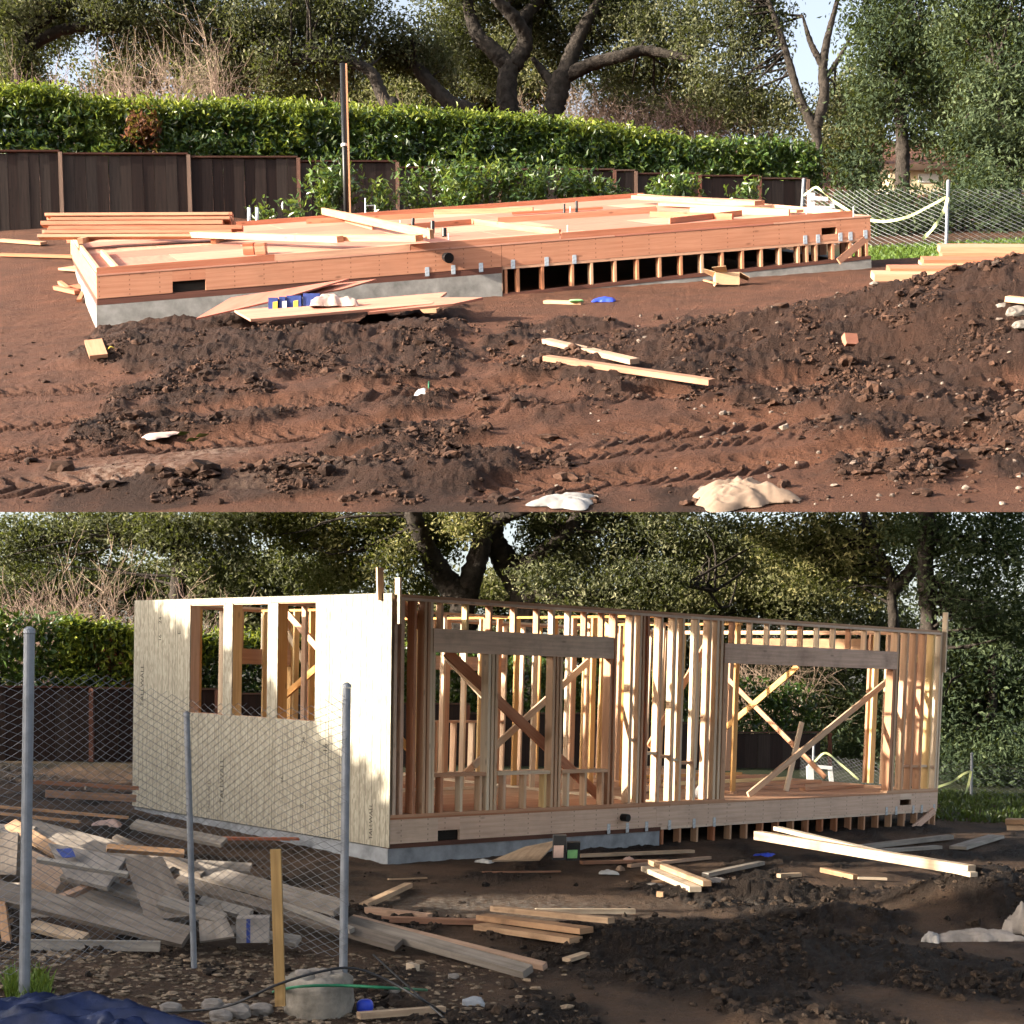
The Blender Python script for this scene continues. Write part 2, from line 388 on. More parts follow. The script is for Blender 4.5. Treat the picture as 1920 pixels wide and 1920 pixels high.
def osb():
    m, nt, b = new_mat("strand_board"); b.inputs["Roughness"].default_value = .8
    uv = N(nt, "ShaderNodeUVMap"); mp = N(nt, "ShaderNodeMapping"); mp.inputs["Scale"].default_value = (55, 14, 1); nt.links.new(uv.outputs[0], mp.inputs[0])
    vo = N(nt, "ShaderNodeTexVoronoi"); vo.inputs["Scale"].default_value = 1; nt.links.new(mp.outputs[0], vo.inputs["Vector"])
    sp = N(nt, "ShaderNodeSeparateColor"); nt.links.new(vo.outputs["Color"], sp.inputs[0])
    r = ramp(nt, [(0, (.22, .195, .15)), (.45, (.325, .295, .235)), (1, (.43, .40, .325))]); nt.links.new(sp.outputs[0], r.inputs[0])
    n = noise(nt, uv.outputs[0], 3, 4); c = mix(nt, .25, r.outputs[0], (.33, .30, .24))
    su = N(nt, "ShaderNodeSeparateXYZ"); nt.links.new(uv.outputs[0], su.inputs[0])
    prev = None      # printed nailing lines
    for off in (0.0, .11, .235):
        a = N(nt, "ShaderNodeMath", operation='ADD'); nt.links.new(su.outputs[0], a.inputs[0]); a.inputs[1].default_value = off + 10
        f = N(nt, "ShaderNodeMath", operation='MODULO'); nt.links.new(a.outputs[0], f.inputs[0]); f.inputs[1].default_value = .4064
        l = N(nt, "ShaderNodeMath", operation='LESS_THAN'); nt.links.new(f.outputs[0], l.inputs[0]); l.inputs[1].default_value = .013
        if prev is None: prev = l.outputs[0]
        else:
            x = N(nt, "ShaderNodeMath", operation='MAXIMUM'); nt.links.new(prev, x.inputs[0]); nt.links.new(l.outputs[0], x.inputs[1]); prev = x.outputs[0]
    f2 = N(nt, "ShaderNodeMath", operation='MULTIPLY'); nt.links.new(prev, f2.inputs[0]); f2.inputs[1].default_value = .65
    c = mix(nt, f2.outputs[0], c, (.12, .10, .075))
    nt.links.new(c, b.inputs["Base Color"]); bump(nt, b, sp.outputs[0], .3, .002)
    return m
M['osb'] = osb()

# ------------------------------------------------------------ ground
K1, X1, A1 = .436, .05, -2.63                    # upper yard: slope away from the camera, cross slope, offset from the eye
def yedge1(t): return -A1 / (K1 + X1 * t - (HY - 960.0) / F)
def tread(x, q, c, w, p, amp):
    d = np.abs(q - c); m = 1 - sstep(d, w * .75, w)
    lug = np.sin((x + d * .9 + .12 * fbm(x * 2.3, q * 2.3, 2, 66)) / p * 6.2831) ; lug = sstep(lug, -.2, .5)
    m = m * sstep(fbm(x * .8 + c, q * 1.0, 3, 88), -.5, .1)
    return m * (lug * amp - amp * .8) * 1.5, m
TRACKS = ((9.75, .30, .15, .030), (11.0, .34, .17, .034), (12.15, .30, .15, .030), (13.3, .3, .16, .03), (14.9, .3, .15, .02), (10.45, .2, .12, .02))
def trackq(x, y): return y - .35 * np.sin(x * .45) - .06 * x
def trackmask(x, y):
    q = trackq(x, y); m = 0
    for c_, w_, p_, a_ in TRACKS[:4]: m = np.maximum(m, 1 - sstep(np.abs(q - c_), w_ * .8, w_ * 1.15))
    return m * sstep(fbm(x * .6 + 4, q * .8, 2, 97), -.35, .1)
def loose1(x, y):
    n = fbm(x * .75 + 3, y * .42 + 9, 4, 11) * 1.7 + .36
    g = lambda cx, cy, sx, sy: np.exp(-((x - cx) / sx) ** 2 - ((y - cy) / sy) ** 2)
    n = n - 1.2 * sstep(-x / y + .06 * pn(x * .9, y * .5, 91), .27, .36) - 1.1 * g(1.3, 10.9, 1.5, 1.15) - 1.6 * sstep(y, 16.4, 17.8) * sstep(x, -1.5, 0.5)
    n = n + 1.2 * g(4.6, 13.4, 2.2, 2.2) + .9 * g(-2.6, 16.0, 2.2, .8) + .7 * g(-2.6, 10.0, .9, .5) + .6 * g(2.0, 14.3, 1.5, .9) + .5 * g(3.6, 10.6, 1.0, 1.2)
    n = n - .9 * sstep(y, 18.5, 20.5) - .75 * trackmask(x, y)
    return sstep(n, -.05, .5)
def h1(x, y, fine=True):
    x = np.asarray(x, float); y = np.asarray(y, float)
    z = E + A1 + K1 * y + X1 * x
    e = y - yedge1(x / y); tp = sstep(e, 0, .9)
    g = lambda cx, cy, sx, sy: np.exp(-((x - cx) / sx) ** 2 - ((y - cy) / sy) ** 2)
    b = .78 * g(5.9, 13.9, 2.3, 2.2) + .24 * sstep(x, .1, 2.2) * np.exp(-((y - 14.2) / 1.25) ** 2) * (1 - .5 * sstep(x, 3.5, 5.5))
    b = b + .17 * np.exp(-((y - 16.2) / .65) ** 2) * sstep(x, -5.6, -4.6) * (1 - sstep(x, -1.0, .3))
    b = b + .13 * g(-2.55, 10.0, .75, .45) + .11 * g(-.9, 9.9, .6, .35) + .10 * g(-1.5, 13.4, 1.3, .5) + .09 * g(.2, 12.0, 1.0, .3)
    b = b - .22 * g(3.4, 12.6, .8, .6)
    b = b + .55 * sstep(y, 21, 30) * sstep(-x, 4, 7) - .62 * sstep(y, 21.5, 27) * sstep(x, 2.5, 5.5)
    b = b - .06 * sstep(-x, 4.8, 5.6) * np.exp(-((y - 19) / 2.0) ** 2)
    if fine:
        L = loose1(x, y)
        near = 1 - sstep(y, 19, 30)
        rough = (fbm(x * .9 + y * .25, y * 1.9, 3, 7, .5, True) * .10 + fbm(x * 2.1, y * 1.7, 5, 3, .55) * .085 + fbm(x * 6, y * 5, 5, 31, .62, True) * .045 + fbm(x * 17, y * 15, 3, 35, .6) * .022)
        rough = rough * L + (1 - L) * (fbm(x * 3.0, y * 3.0, 4, 41) * .022 + fbm(x * 11, y * 9, 3, 43) * .010)
        q = trackq(x, y)
        s = 0
        for c, w_, p, a in TRACKS:
            t, m = tread(x, q, c, w_, p, a); s = s + t * (1 - .6 * L)
        b = b + (rough * near + s * near - .045 * trackmask(x, y) * near)
    return z + b * tp
def h2(x, y, fine=True):
    x = np.asarray(x, float); y = np.asarray(y, float)
    d = y - 17.3
    z = E - 1.84 - .0453 * (np.clip(x, -14, 14) + 1.53) + np.where(d > 0, .0508 * np.minimum(d, 40) + .01 * np.maximum(d - 40, 0), .012 * d)
    g = lambda cx, cy, sx, sy: np.exp(-((x - cx) / sx) ** 2 - ((y - cy) / sy) ** 2)
    b = .16 * g(-3.2, 9.3, 1.3, 1.5) + .16 * g(2.0, 12.3, 1.1, .9) + .10 * g(.9, 12.0, .6, .5) + .52 * g(5.3, 15.2, .9, 1.0) + .18 * g(2.9, 16.0, .8, .35) + .14 * g(3.4, 14.3, .9, .35)
    b = b + .09 * g(2.0, 9.3, .35, .22) + .10 * g(1.55, 9.25, .2, .2)
    if fine:
        L = loose2(x, y); near = 1 - sstep(y, 22, 34)
        b = b + near * ((fbm(x * 2.3, y * 1.9, 5, 103, .55) * .085 + fbm(x * 6, y * 5, 5, 131, .62, True) * .04 + fbm(x * 17, y * 15, 3, 135, .6) * .02) * L + (1 - L) * (fbm(x * 3, y * 3, 4, 141) * .025 + fbm(x * 12, y * 10, 3, 143) * .012))
    return z + b
def loose2(x, y):
    g = lambda cx, cy, sx, sy: np.exp(-((x - cx) / sx) ** 2 - ((y - cy) / sy) ** 2)
    n = fbm(x * .8 + 13, y * .5 + 2, 4, 111) * 1.3 + .1 + 1.1 * g(2.6, 12.3, 1.8, 1.6) + .9 * g(5.3, 15.2, 1.3, 1.2) + .5 * g(3, 15.9, 2, .6) - .9 * g(.1, 14.3, 1.6, .9)
    return sstep(n, -.05, .5)
def hit(h, c, r, y0, y1, fine=False, lift=0.0):
    ys = np.linspace(y0, y1, 4000); x = (c - CX) / F * ys; zr = E + (HY - r) / F * ys
    d = h(x, ys, fine) - zr
    k = np.argmax(d >= 0) if (d >= 0).any() else len(ys) - 1
    return V3(x[k], ys[k], h(x[k], ys[k], fine) + lift)
def G1(c, r, lift=0.0): return hit(h1, c, r, 8.7, 60, False, lift)
def G2(c, r, lift=0.0): return hit(h2, c, r, 6.0, 60, False, lift)
def seat(A, B, h, t, k=.75):
    """raise a board's ends until it lies on the lumps of the ground instead of in them."""
    s_ = np.linspace(0, 1, 16)[:, None]; L = A + (B - A) * s_
    up = max(0.0, float(np.sort(h(L[:, 0], L[:, 1]) - (L[:, 2] - t / 2))[-3])) * (k + .15)
    return A + V3(0, 0, up), B + V3(0, 0, up)

def grid_faces(nr, nc):
    i = np.arange(nr - 1)[:, None] * nc + np.arange(nc - 1)[None]
    return np.stack([i, i + 1, i + nc + 1, i + nc], -1).reshape(-1, 4)
# upper yard sheet
nc, nr = 640, 380
cc = np.linspace(-45, 2060, nc); t = (cc - CX) / F
ye = yedge1(t)
s = np.linspace(0, 1, nr)[:, None]
Y = 1 / (1 / ye[None] + s * (1 / 95.0 - 1 / ye[None])); X = t[None] * Y
Z = h1(X, Y)
gr = np.exp(-((Y - 28.0) / 2.6) ** 2) * sstep(X, 5.2, 6.5) * sstep(fbm(X * 2, Y * 2, 3, 77), -.5, .1)
ch = np.exp(-((X + 3.0) / .5) ** 2 - ((Y - 10.8) / .35) ** 2) + .8 * np.exp(-((X + 2.45) / .3) ** 2 - ((Y - 11.3) / .2) ** 2) + .5 * np.exp(-((X + 1.7) / .5) ** 2 - ((Y - 10.2) / .3) ** 2)
o = mesh_obj("ground", np.stack([X, Y, Z], -1).reshape(-1, 3), grid_faces(nr, nc), M['soil1'], smooth=True,
             attrs=dict(loose=loose1(X, Y).ravel(), grassy=gr.ravel(), chalk=ch.ravel()), origin=V3(0, 10, 3))
tag(o, kind="structure")
# its earth body: an underside half a metre below, running out to the cut front edge
nb = 40
cb = np.linspace(-45, 2060, nb); tb = (cb - CX) / F; yb0 = yedge1(tb) + .02
rows = []
for k_ in range(14):
    yy = 1 / (1 / (yb0) + (k_ / 13) * (1 / 95.0 - 1 / yb0))
    zz = E + A1 + K1 * yy + X1 * tb * yy - .9 * sstep(yy - yb0, 0, 4.0) - .004
    rows.append(np.stack([tb * yy, yy, zz], -1))
o = mesh_obj("terrain", np.concatenate(rows), grid_faces(14, nb)[:, ::-1], M['soil1'], smooth=True, origin=V3(0, 10, 2.9),
             attrs=dict(loose=np.ones(14 * nb), grassy=np.zeros(14 * nb), chalk=np.zeros(14 * nb)))
tag(o, kind="structure")
# lower yard sheet
cc = np.concatenate([np.linspace(-6000, -130, 40, endpoint=False), np.linspace(-130, 2050, 600), np.linspace(2060, 8000, 40)]); nc = len(cc); nr = 340
t = (cc - CX) / F; s = np.linspace(0, 1, nr)[:, None]
Y = 1 / (1 / 8.0 + s * (1 / 900.0 - 1 / 8.0)) + 0 * t[None]; X = t[None] * Y; Z = h2(X, Y)
chk = np.exp(-((X + .1) / 1.5) ** 2 - ((Y - 14.2) / .75) ** 2) + .6 * np.exp(-((X - 2.6) / .9) ** 2 - ((Y - 15.0) / .3) ** 2)
gr = .9 * sstep(Y, 26, 32)
o = mesh_obj("ground", np.stack([X, Y, Z], -1).reshape(-1, 3), grid_faces(nr, nc), M['soil2'], smooth=True,
             attrs=dict(loose=loose2(X, Y).ravel(), grassy=gr.ravel(), chalk=chk.ravel()), origin=V3(0, 10, 0))
tag(o, kind="structure")

def scatter(name, h, pts, sizes, mat, seed, ico, flat=.8, sink=.25, amp=.35, label=None, cat=None, rndpow=1.0):
    """loose lumps as one mesh of stuff."""
    r_ = np.random.default_rng(seed); v, f = ico; n = len(pts)
    q = np.repeat(v[None], n, 0) * (1 + amp * r_.standard_normal((n, len(v), 1)) * .6)
    sc_ = sizes[:, None] * r_.uniform(.65, 1.35, (n, 3)); sc_[:, 2] *= flat
    q = q * sc_[:, None]
    a = r_.uniform(0, 6.28, n); ca, sa = np.cos(a)[:, None], np.sin(a)[:, None]
    q = np.stack([q[..., 0] * ca - q[..., 1] * sa, q[..., 0] * sa + q[..., 1] * ca, q[..., 2]], -1)
    z = h(pts[:, 0], pts[:, 1]) + sizes * flat * (1 - 2 * sink) * .5
    q = q + np.stack([pts[:, 0], pts[:, 1], z], -1)[:, None]
    fa = (np.arange(n)[:, None, None] * len(v) + f[None]).reshape(-1, 3)
    rn = np.repeat(r_.random(n) ** rndpow, len(v))
    o = mesh_obj(name, q.reshape(-1, 3), fa, mat, attrs=dict(rnd=rn))
    return tag(o, label, cat, kind="stuff")
def screen_pts(n, seed, c0, c1, ya, yb, edge=None):
    r_ = np.random.default_rng(seed); t = (r_.uniform(c0, c1, n) - CX) / F
    y0 = np.full(n, ya) if edge is None else edge(t) + .15
    u = r_.random(n); y = 1 / (1 / y0 + u * (1 / yb - 1 / y0)); return np.stack([t * y, y], -1)
p = screen_pts(90000, 1, -40, 2040, 0, 19.5, yedge1); w_ = loose1(p[:, 0], p[:, 1]); cl = fbm(p[:, 0] * 1.6, p[:, 1] * 1.3, 3, 55)
k = rng.random(len(p)) < np.clip(w_ * (.18 + 2.0 * cl), 0.015, 1); p = p[k]; keep = (p[:, 1] < 17.2) | (p[:, 0] < -6) | (p[:, 0] > 7)
p = p[keep]
sz = np.clip(np.exp(rng.normal(-4.55, .72, len(p))), .006, .085)
big = sz > .032
scatter("soil_clods", h1, p[big], sz[big], M['clod1'], 3, ICO1, .7, .35, .34, "dark loose clods of earth turned up in the upper yard", "soil")
scatter("soil_crumbs", h1, p[~big], sz[~big], M['clod1'], 4, ICO0, .8, .2, .3, "fine crumbs of dark earth over the upper yard", "soil")
p = screen_pts(420, 5, 900, 2040, 0, 18, yedge1); k = (p[:, 0] > 1.5) | (rng.random(len(p)) < .4); p = p[k]
scatter("pebbles", h1, p, np.clip(np.exp(rng.normal(-4.2, .4, len(p))), .008, .035), M['peb'], 6, ICO0, .7, .2, .3, "pale pebbles strewn over the dirt mound", "pebbles")
p = screen_pts(34000, 7, -40, 2000, 8.2, 20); w_ = loose2(p[:, 0], p[:, 1]); cl = fbm(p[:, 0] * 1.6, p[:, 1] * 1.3, 3, 155)
k = (rng.random(len(p)) < np.clip(w_ * (.22 + 1.1 * cl), .006, 1)) & (p[:, 1] < 16.6 + .5 * np.maximum(p[:, 0], 0)); p = p[k]
sz = np.clip(np.exp(rng.normal(-3.9, .5, len(p))), .010, .08); big = sz > .035
scatter("soil_clods", h2, p[big], sz[big], M['clod2'], 8, ICO1, .7, .35, .34, "dark clods of earth beside the framed house", "soil")
scatter("soil_crumbs", h2, p[~big], sz[~big], M['clod2'], 9, ICO0, .8, .2, .3, "fine crumbs of dark earth in front of the framed house", "soil")
p = screen_pts(3600, 10, -40, 1080, 8.2, 11.2); k = rng.random(len(p)) < np.clip(1.1 - (p[:, 0] + 1.5) * .5, 0, 1); p = p[k]
scatter("wood_chips", h2, p, np.clip(np.exp(rng.normal(-4.0, .4, len(p))), .008, .04), M['chip'], 11, ICO0, .35, .1, .4, "bark chips and leaf litter by the wire fence", "wood chips")

# ------------------------------------------------------------ vegetation
def leaves(name, C, size, mat, parent, seed, rnd, elong=2.2, upbias=0.0, origin=None, droop=0.0):
    r_ = np.random.default_rng(seed); n = len(C)
    d = r_.standard_normal((n, 3)); d[:, 2] += upbias; d /= np.linalg.norm(d, axis=1)[:, None]
    s_ = np.cross(d, r_.standard_normal((n, 3))); s_ /= np.linalg.norm(s_, axis=1)[:, None]; nn = np.cross(d, s_)
    L = (size * r_.uniform(.55, 1.5, n))[:, None]
    fold = nn * L * .10
    P = np.stack([C - d * L * .5, C + s_ * L / (2 * elong) + fold, C + d * L * .5, C - s_ * L / (2 * elong) + fold], 1).reshape(-1, 3)
    f = (np.arange(n)[:, None] * 4 + np.arange(4)[None])
    o = mesh_obj(name, P, f, mat, parent, origin=origin, attrs=dict(rnd=np.repeat(np.clip(rnd, 0, 1), 4)))
    o["kind"] = "stuff"
    return o
def blob_clumps(blobs, per_m3, seed, shell=.45, gaps=.0):
    """clump centres spread through ellipsoids (cx,cy,cz,rx,ry,rz)."""
    r_ = np.random.default_rng(seed); out = []
    for b in blobs:
        c = np.array(b[:3]); rad = np.array(b[3:6])
        n = max(int(per_m3 * 4.19 * rad.prod() ** (2 / 3) * 1.0), 6)
        v = r_.standard_normal((n, 3)); v /= np.linalg.norm(v, axis=1)[:, None]
        q = r_.random((n, 1)) ** shell
        lump = 1 + .28 * n3(v, 2.2, seed + 3)[:, None]
        P = c + v * q * rad * lump
        if gaps:
            k = n3(P, .55, seed + 7) > -1 + gaps
            P = P[k]
        out.append(P)
    return np.concatenate(out)
def foliage(name, clumps, per, sig, size, mat, parent, seed, elong=2.2, flat=.75, bias=0.0, origin=None, spread=.28):
    r_ = np.random.default_rng(seed); n = len(clumps)
    C = clumps[:, None] + r_.standard_normal((n, per, 3)) * np.array([sig, sig, sig * flat])
    cr = r_.normal(.42 + bias, spread * .85, n)[:, None] + .45 * n3(clumps, .5, seed)[:, None]
    rn = cr + r_.normal(0, .14, (n, per))
    return leaves(name, C.reshape(-1, 3), size, mat, parent, seed + 1, rn.ravel(), elong, .15, origin)
def limbs_to(starts, clumps, count, r0, seed, sag=.12):
    r_ = np.random.default_rng(seed); segs = []
    starts = np.asarray(starts)
    for k in r_.choice(len(clumps), min(count, len(clumps)), replace=False):
        e = clumps[k]; s_ = starts[np.argmin(np.linalg.norm(starts - e, axis=1) + r_.random(len(starts)) * 1.5)]
        m = (s_ + e) / 2 + r_.standard_normal(3) * np.linalg.norm(e - s_) * sag
        pts = smooth_path([s_, m, e], 6); rr = np.linspace(r0, r0 * .2, 6)
        for a in range(5): segs.append([*pts[a], *pts[a + 1], rr[a], rr[a + 1]])
    return segs
def tree(label, trunks, blobs, mat, seed, dens=17.0, per=32, sig=.26, size=.138, limbs=40, limb_r=.05, group=None, name="oak_tree", gaps=.0, bark='bark', bias=0.0, cat="tree", shell=.45):
    """trunks: list of (points, radii) polylines; blobs: crown ellipsoids."""
    base = np.asarray(trunks[0][0][0], float)
    t = thing(name, base, label, cat, group)
    vs, fs, starts, off = [], [], [], 0
    for i, (pts, rad) in enumerate(trunks):
        n = max(8, 5 * len(pts)); P = smooth_path(pts, n); R = np.interp(np.linspace(0, 1, n), np.linspace(0, 1, len(rad)), rad)
        v, f = polytube(smooth_path(P, n * 2), np.interp(np.linspace(0, 1, n * 2), np.linspace(0, 1, n), R), 16, .085, seed + i); vs.append(v); fs += [tuple(a + off for a in q) for q in f]; off += len(v)
        starts += list(P[n // 3:])
    mesh_obj("trunk", np.concatenate(vs), fs, M[bark], t, smooth=True)
    cl = blob_clumps(blobs, dens, seed, shell, gaps)
    if limbs:
        v, f = tubes(limbs_to(starts, cl, limbs, limb_r, seed + 2), 5); mesh_obj("branches", v, f, M[bark], t, smooth=True)["kind"] = "stuff"
    foliage("crown", cl, per, sig, size, M[mat], t, seed + 3, bias=bias)
    return t
def bare_bush(label, base, height, spread, seed, mat='twig', group=None, stems=9, name="bare_bush", depth=4, r0=.03, tilt=0.0, cat="shrub"):
    r_ = np.random.default_rng(seed); segs = []
    def grow(p, d, L, r, k):
        n = 3
        for a in range(n):
            d = nrm(d + r_.standard_normal(3) * .16 + V3(0, 0, .05)); q = p + d * L / n
            segs.append([*p, *q, r, r * .82]); p = q; r *= .82
            if k > 0:
                for b in range(r_.integers(1, 3)):
                    grow(p, nrm(d + r_.standard_normal(3) * .62), L * r_.uniform(.55, .8), max(r * .62, .006), k - 1)
    for s_ in range(stems):
        a = r_.uniform(0, 6.28); dd = nrm(V3(math.cos(a) * spread + tilt, math.sin(a) * spread * .6, 1.0))
        grow(np.asarray(base) + V3(math.cos(a), math.sin(a), 0) * .25 * spread * height * r_.random(), dd, height * r_.uniform(.32, .5), r0, depth - 1)
    v, f = tubes(segs, 3); return tag(mesh_obj(name, v, f, M[mat], origin=np.asarray(base)), label, cat, group)

# ============================================================ UPPER YARD
# ------------------------------------------------------------ floor platform
PA, PB = W(181, 518, 19.0), W(1631.7, 407, 21.0)
PD, PC = W(132, 440, 26.35), W(1210, 379, 28.35)
LU, LV = 11.3, 7.8
U1 = (PB - PA) / LU; V1 = ((PD - PA) + (PC - PB)) / 2 / LV; W1 = V3(-.02, 0, 1.0)
def P1(u, v, w): return PA + u * U1 + v * V1 + w * W1
def u1(px, v=0.0):
    t = (px - CX) / F; b = PA + v * V1; return (t * b[1] - b[0]) / (U1[0] - t * U1[1])
DN = nrm(np.cross(U1, V1)); DN = DN if DN[2] > 0 else -DN
def deck(c, r, lift=0.0):
    """point of the deck's top seen at (c, r)."""
    ray = W(c, r, 1.0) - V3(0, 0, E); o_ = V3(0, 0, E); k = np.dot(P1(0, 0, .025) - o_, DN) / np.dot(ray, DN); return o_ + ray * k + DN * lift
def box1(name, u0, u1_, v0, v1, w0, w1, mat, parent, w0b=None, w1b=None):
    w0b = w0 if w0b is None else w0b; w1b = w1 if w1b is None else w1b
    return hexa(name, [P1(u0, v0, w0), P1(u1_, v0, w0b), P1(u1_, v1, w0b), P1(u0, v1, w0), P1(u0, v0, w1), P1(u1_, v0, w1b), P1(u1_, v1, w1b), P1(u0, v1, w1)], mat, parent)
pf = thing("floor_platform", P1(0, 0, -.9), "orange timber floor platform on a concrete footing in the upper yard", "floor platform")
us = u1(940)
seams = [0, u1(323)]
# rim joists, split at joints and round the vents
box1("rim_joist", 0, u1(323), 0, .04, -.31, 0, M['fir_rim'], pf)
box1("rim_joist", u1(323), u1(385), 0, .04, -.155, 0, M['fir_rim'], pf)
box1("rim_joist", u1(385), us - .003, 0, .04, -.31, 0, M['fir_rim'], pf)
box1("rim_joist", us + .003, u1(1540), 0, .04, -.31, 0, M['fir_rim'], pf)
box1("rim_joist", u1(1540), u1(1568), 0, .04, -.11, 0, M['fir_rim'], pf)
box1("rim_joist", u1(1540), u1(1568), 0, .04, -.31, -.215, M['fir_rim'], pf)
box1("rim_joist", u1(1568), LU, 0, .04, -.31, 0, M['fir_rim'], pf)
box1("rim_joist", 0, .04, .04, LV - .04, -.31, 0, M['fir_rim'], pf)
box1("rim_joist", LU - .04, LU, .04, LV - .04, -.31, 0, M['fir_rim'], pf)
box1("rim_joist", 0, LU, LV - .04, LV, -.31, 0, M['fir_rim'], pf)
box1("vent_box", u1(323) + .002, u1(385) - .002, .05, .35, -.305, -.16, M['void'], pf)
# joists under the deck
k = 0
u = .4064
while u < LU - .1:
    box1("joist", u, u + .038, .06, LV - .05, -.30, -.004, M['fir_pale'], pf); u += .61
# plywood deck sheets
vv = [-.012, 1.20, 2.42, 3.64, 4.86, 6.08, LV + .01]
for i in range(6):
    uu = [-.012] + [x for x in np.arange(1.22 if i % 2 else 2.44, LU - .3, 2.44)] + [LU + .012]
    for a, b in zip(uu[:-1], uu[1:]):
        box1("plywood_sheet", a + .006, b - .006, vv[i] + .006, vv[i + 1] - .006, 0.003, .025, M['ply'], pf)
# sill plates and footing
box1("mud_sill", 0, us, .005, .12, -.40, -.312, M['mudsill'], pf)
box1("mud_sill", .005, .12, .13, LV, -.40, -.312, M['mudsill'], pf)
box1("stem_wall", -.01, us, .0, .2, -.95, -.402, M['concrete'], pf)
box1("stem_wall", -.01, .2, .21, LV, -.95, -.402, M['concrete'], pf)
wl, wr = -.70, -.585                            # foot of the pony wall
box1("bottom_plate", us + .01, LU, .004, .12, wl, wr, M['mudsill'], pf, w0b=None) if False else None
hexa("bottom_plate", [P1(us + .01, .004, wl - .05), P1(LU, .004, wr - .05), P1(LU, .12, wr - .05), P1(us + .01, .12, wl - .05), P1(us + .01, .004, wl), P1(LU, .004, wr), P1(LU, .12, wr), P1(us + .01, .12, wl)], M['mudsill'], pf)
hexa("stem_wall", [P1(us + .003, .01, wl - .50), P1(LU + .01, .01, wr - .50), P1(LU + .01, .2, wr - .50), P1(us + .003, .2, wl - .50), P1(us + .003, .01, wl - .052), P1(LU + .01, .01, wr - .052), P1(LU + .01, .2, wr - .052), P1(us + .003, .2, wl - .052)], M['concrete'], pf)
box1("stem_wall", LU - .2, LU, .21, LV, -.95, -.66, M['concrete'], pf)
box1("top_plate", us + .01, LU, .003, .12, -.352, -.312, M['fir'], pf)
for px in (948, 971, 1017, 1073, 1109, 1153, 1195, 1237, 1277, 1316, 1354, 1392, 1427.5, 1462.5, 1497, 1513, 1530, 1561.7, 1594, 1612, 1625):
    ua = u1(px); q = (ua - us) / (LU - us); wb = wl + (wr - wl) * q
    box1("cripple_stud", ua - .02, ua + .018, .006, .118, wb + .001, -.354, M['fir_pale'], pf)
for v in np.arange(.6, LV, .6):
    box1("cripple_stud", LU - .12, LU - .004, v, v + .038, -.66, -.314, M['fir_pale'], pf)
box1("mud_sill", us - .0, us + .009, -.012, .10, -.66, -.30, M['mudsill'], pf)
a_, b_ = W(1572, 490, 20.72), W(1622, 449, 20.85)
beam("diagonal_brace", a_, b_, .03, .10, M['fir'], pf)
for px, dw in ((800, -.30), (849, -.30), (901, -.30), (961, -.29), (1024, -.29), (1076, -.29), (1509, -.27), (1533, -.27), (1575, -.27), (1594, -.27), (1622, -.26)):
    ua = u1(px)
    st = box1("metal_strap", ua - .03, ua + .03, -.006, -.001, dw - .06, dw + .07, M['strap'], pf)
ub = u1(836)
v, f = polytube([P1(ub, .02, -.11), P1(ub, -.10, -.11)], .062, 16); dp = mesh_obj("drain_pipe", v, f, M['abs'], pf, smooth=False)
v, f = polytube([P1(ub, -.101, -.11), P1(ub, -.15, -.11)], .072, 16); mesh_obj("drain_cap", v, f, M['abs'], dp)
# wall plates on edge along the border and inside
def plate(c0, r0, c1, r1, h=.088, t=.038, mat='fir'):
    a = deck(c0, r0, h / 2 + .002); b = deck(c1, r1, h / 2 + .002); return beam("wall_plate", a, b, t, h, M[mat], pf, up=DN)
box1("wall_plate", .0, u1(515), .0, .038, .026, .115, M['fir'], pf)
box1("wall_plate", u1(515) + .01, u1(768), .0, .038, .026, .112, M['fir'], pf)
box1("wall_plate", u1(770), u1(1050), .002, .04, .026, .112, M['fir'], pf)
box1("wall_plate", u1(1053), u1(1600), .002, .04, .026, .115, M['fir'], pf)
box1("wall_plate", .01, .048, .05, LV - .1, .026, .115, M['fir_pale'], pf)
box1("wall_plate", .26, .30, .05, 3.2, .026, .115, M['fir_pale'], pf)
box1("wall_plate", .1, LU - .1, LV - .12, LV - .08, .026, .115, M['fir'], pf)
box1("wall_plate", LU - .30, LU - .26, .3, LV - .3, .026, .115, M['fir'], pf)
for q in ((575, 420, 813, 408), (885, 420, 1050, 442), (745, 432, 884, 421), (933, 418, 1232, 399), (815, 402, 1000, 398), (640, 414, 700, 431), (1220, 407, 1374, 412), (1295, 400, 1480, 404), (1120, 405, 1230, 397), (1255, 420, 1390, 405)):
    plate(*q)
def lumber(name, label, A, B, w, t, mat='fir', up=(0, 0, 1), group=None, cat="board"):
    if group == "loose boards on the ground of the upper yard": A, B = seat(A, B, h1, t)
    o = beam(name, A, B, w, t, M[mat], None, up); return tag(o, label, cat, group)
GD = "loose lumber lying on the floor platform"
lumber("board", "thick dirty board lying askew across the front corner of the orange deck", deck(262, 452, .14), deck(640, 470, .16), .12, .09, 'fir_pale', DN, GD)
lumber("board", "long board lying diagonally over the middle of the orange deck", deck(607, 412, .16), deck(812, 470, .22), .06, .12, 'fir_pale', DN, GD)
lumber("board", "short board with an arched saw mark overlapping the deck's front plate", deck(560, 466, .16), deck(788, 470, .17), .16, .085, 'fir_pale', DN, GD)
lumber("board", "flat board lying on the far right corner of the orange deck", deck(1192, 383, .13), deck(1424, 396, .13), .20, .07, 'fir', DN, GD)
lumber("board", "board lying along the right edge of the orange deck", deck(1240, 388, .05), deck(1500, 402, .05), .14, .04, 'fir_pale', DN, GD)
lumber("board", "thin board lying parallel behind the black vent stubs", deck(960, 404, .04), deck(1130, 394, .04), .14, .04, 'fir', DN, GD)
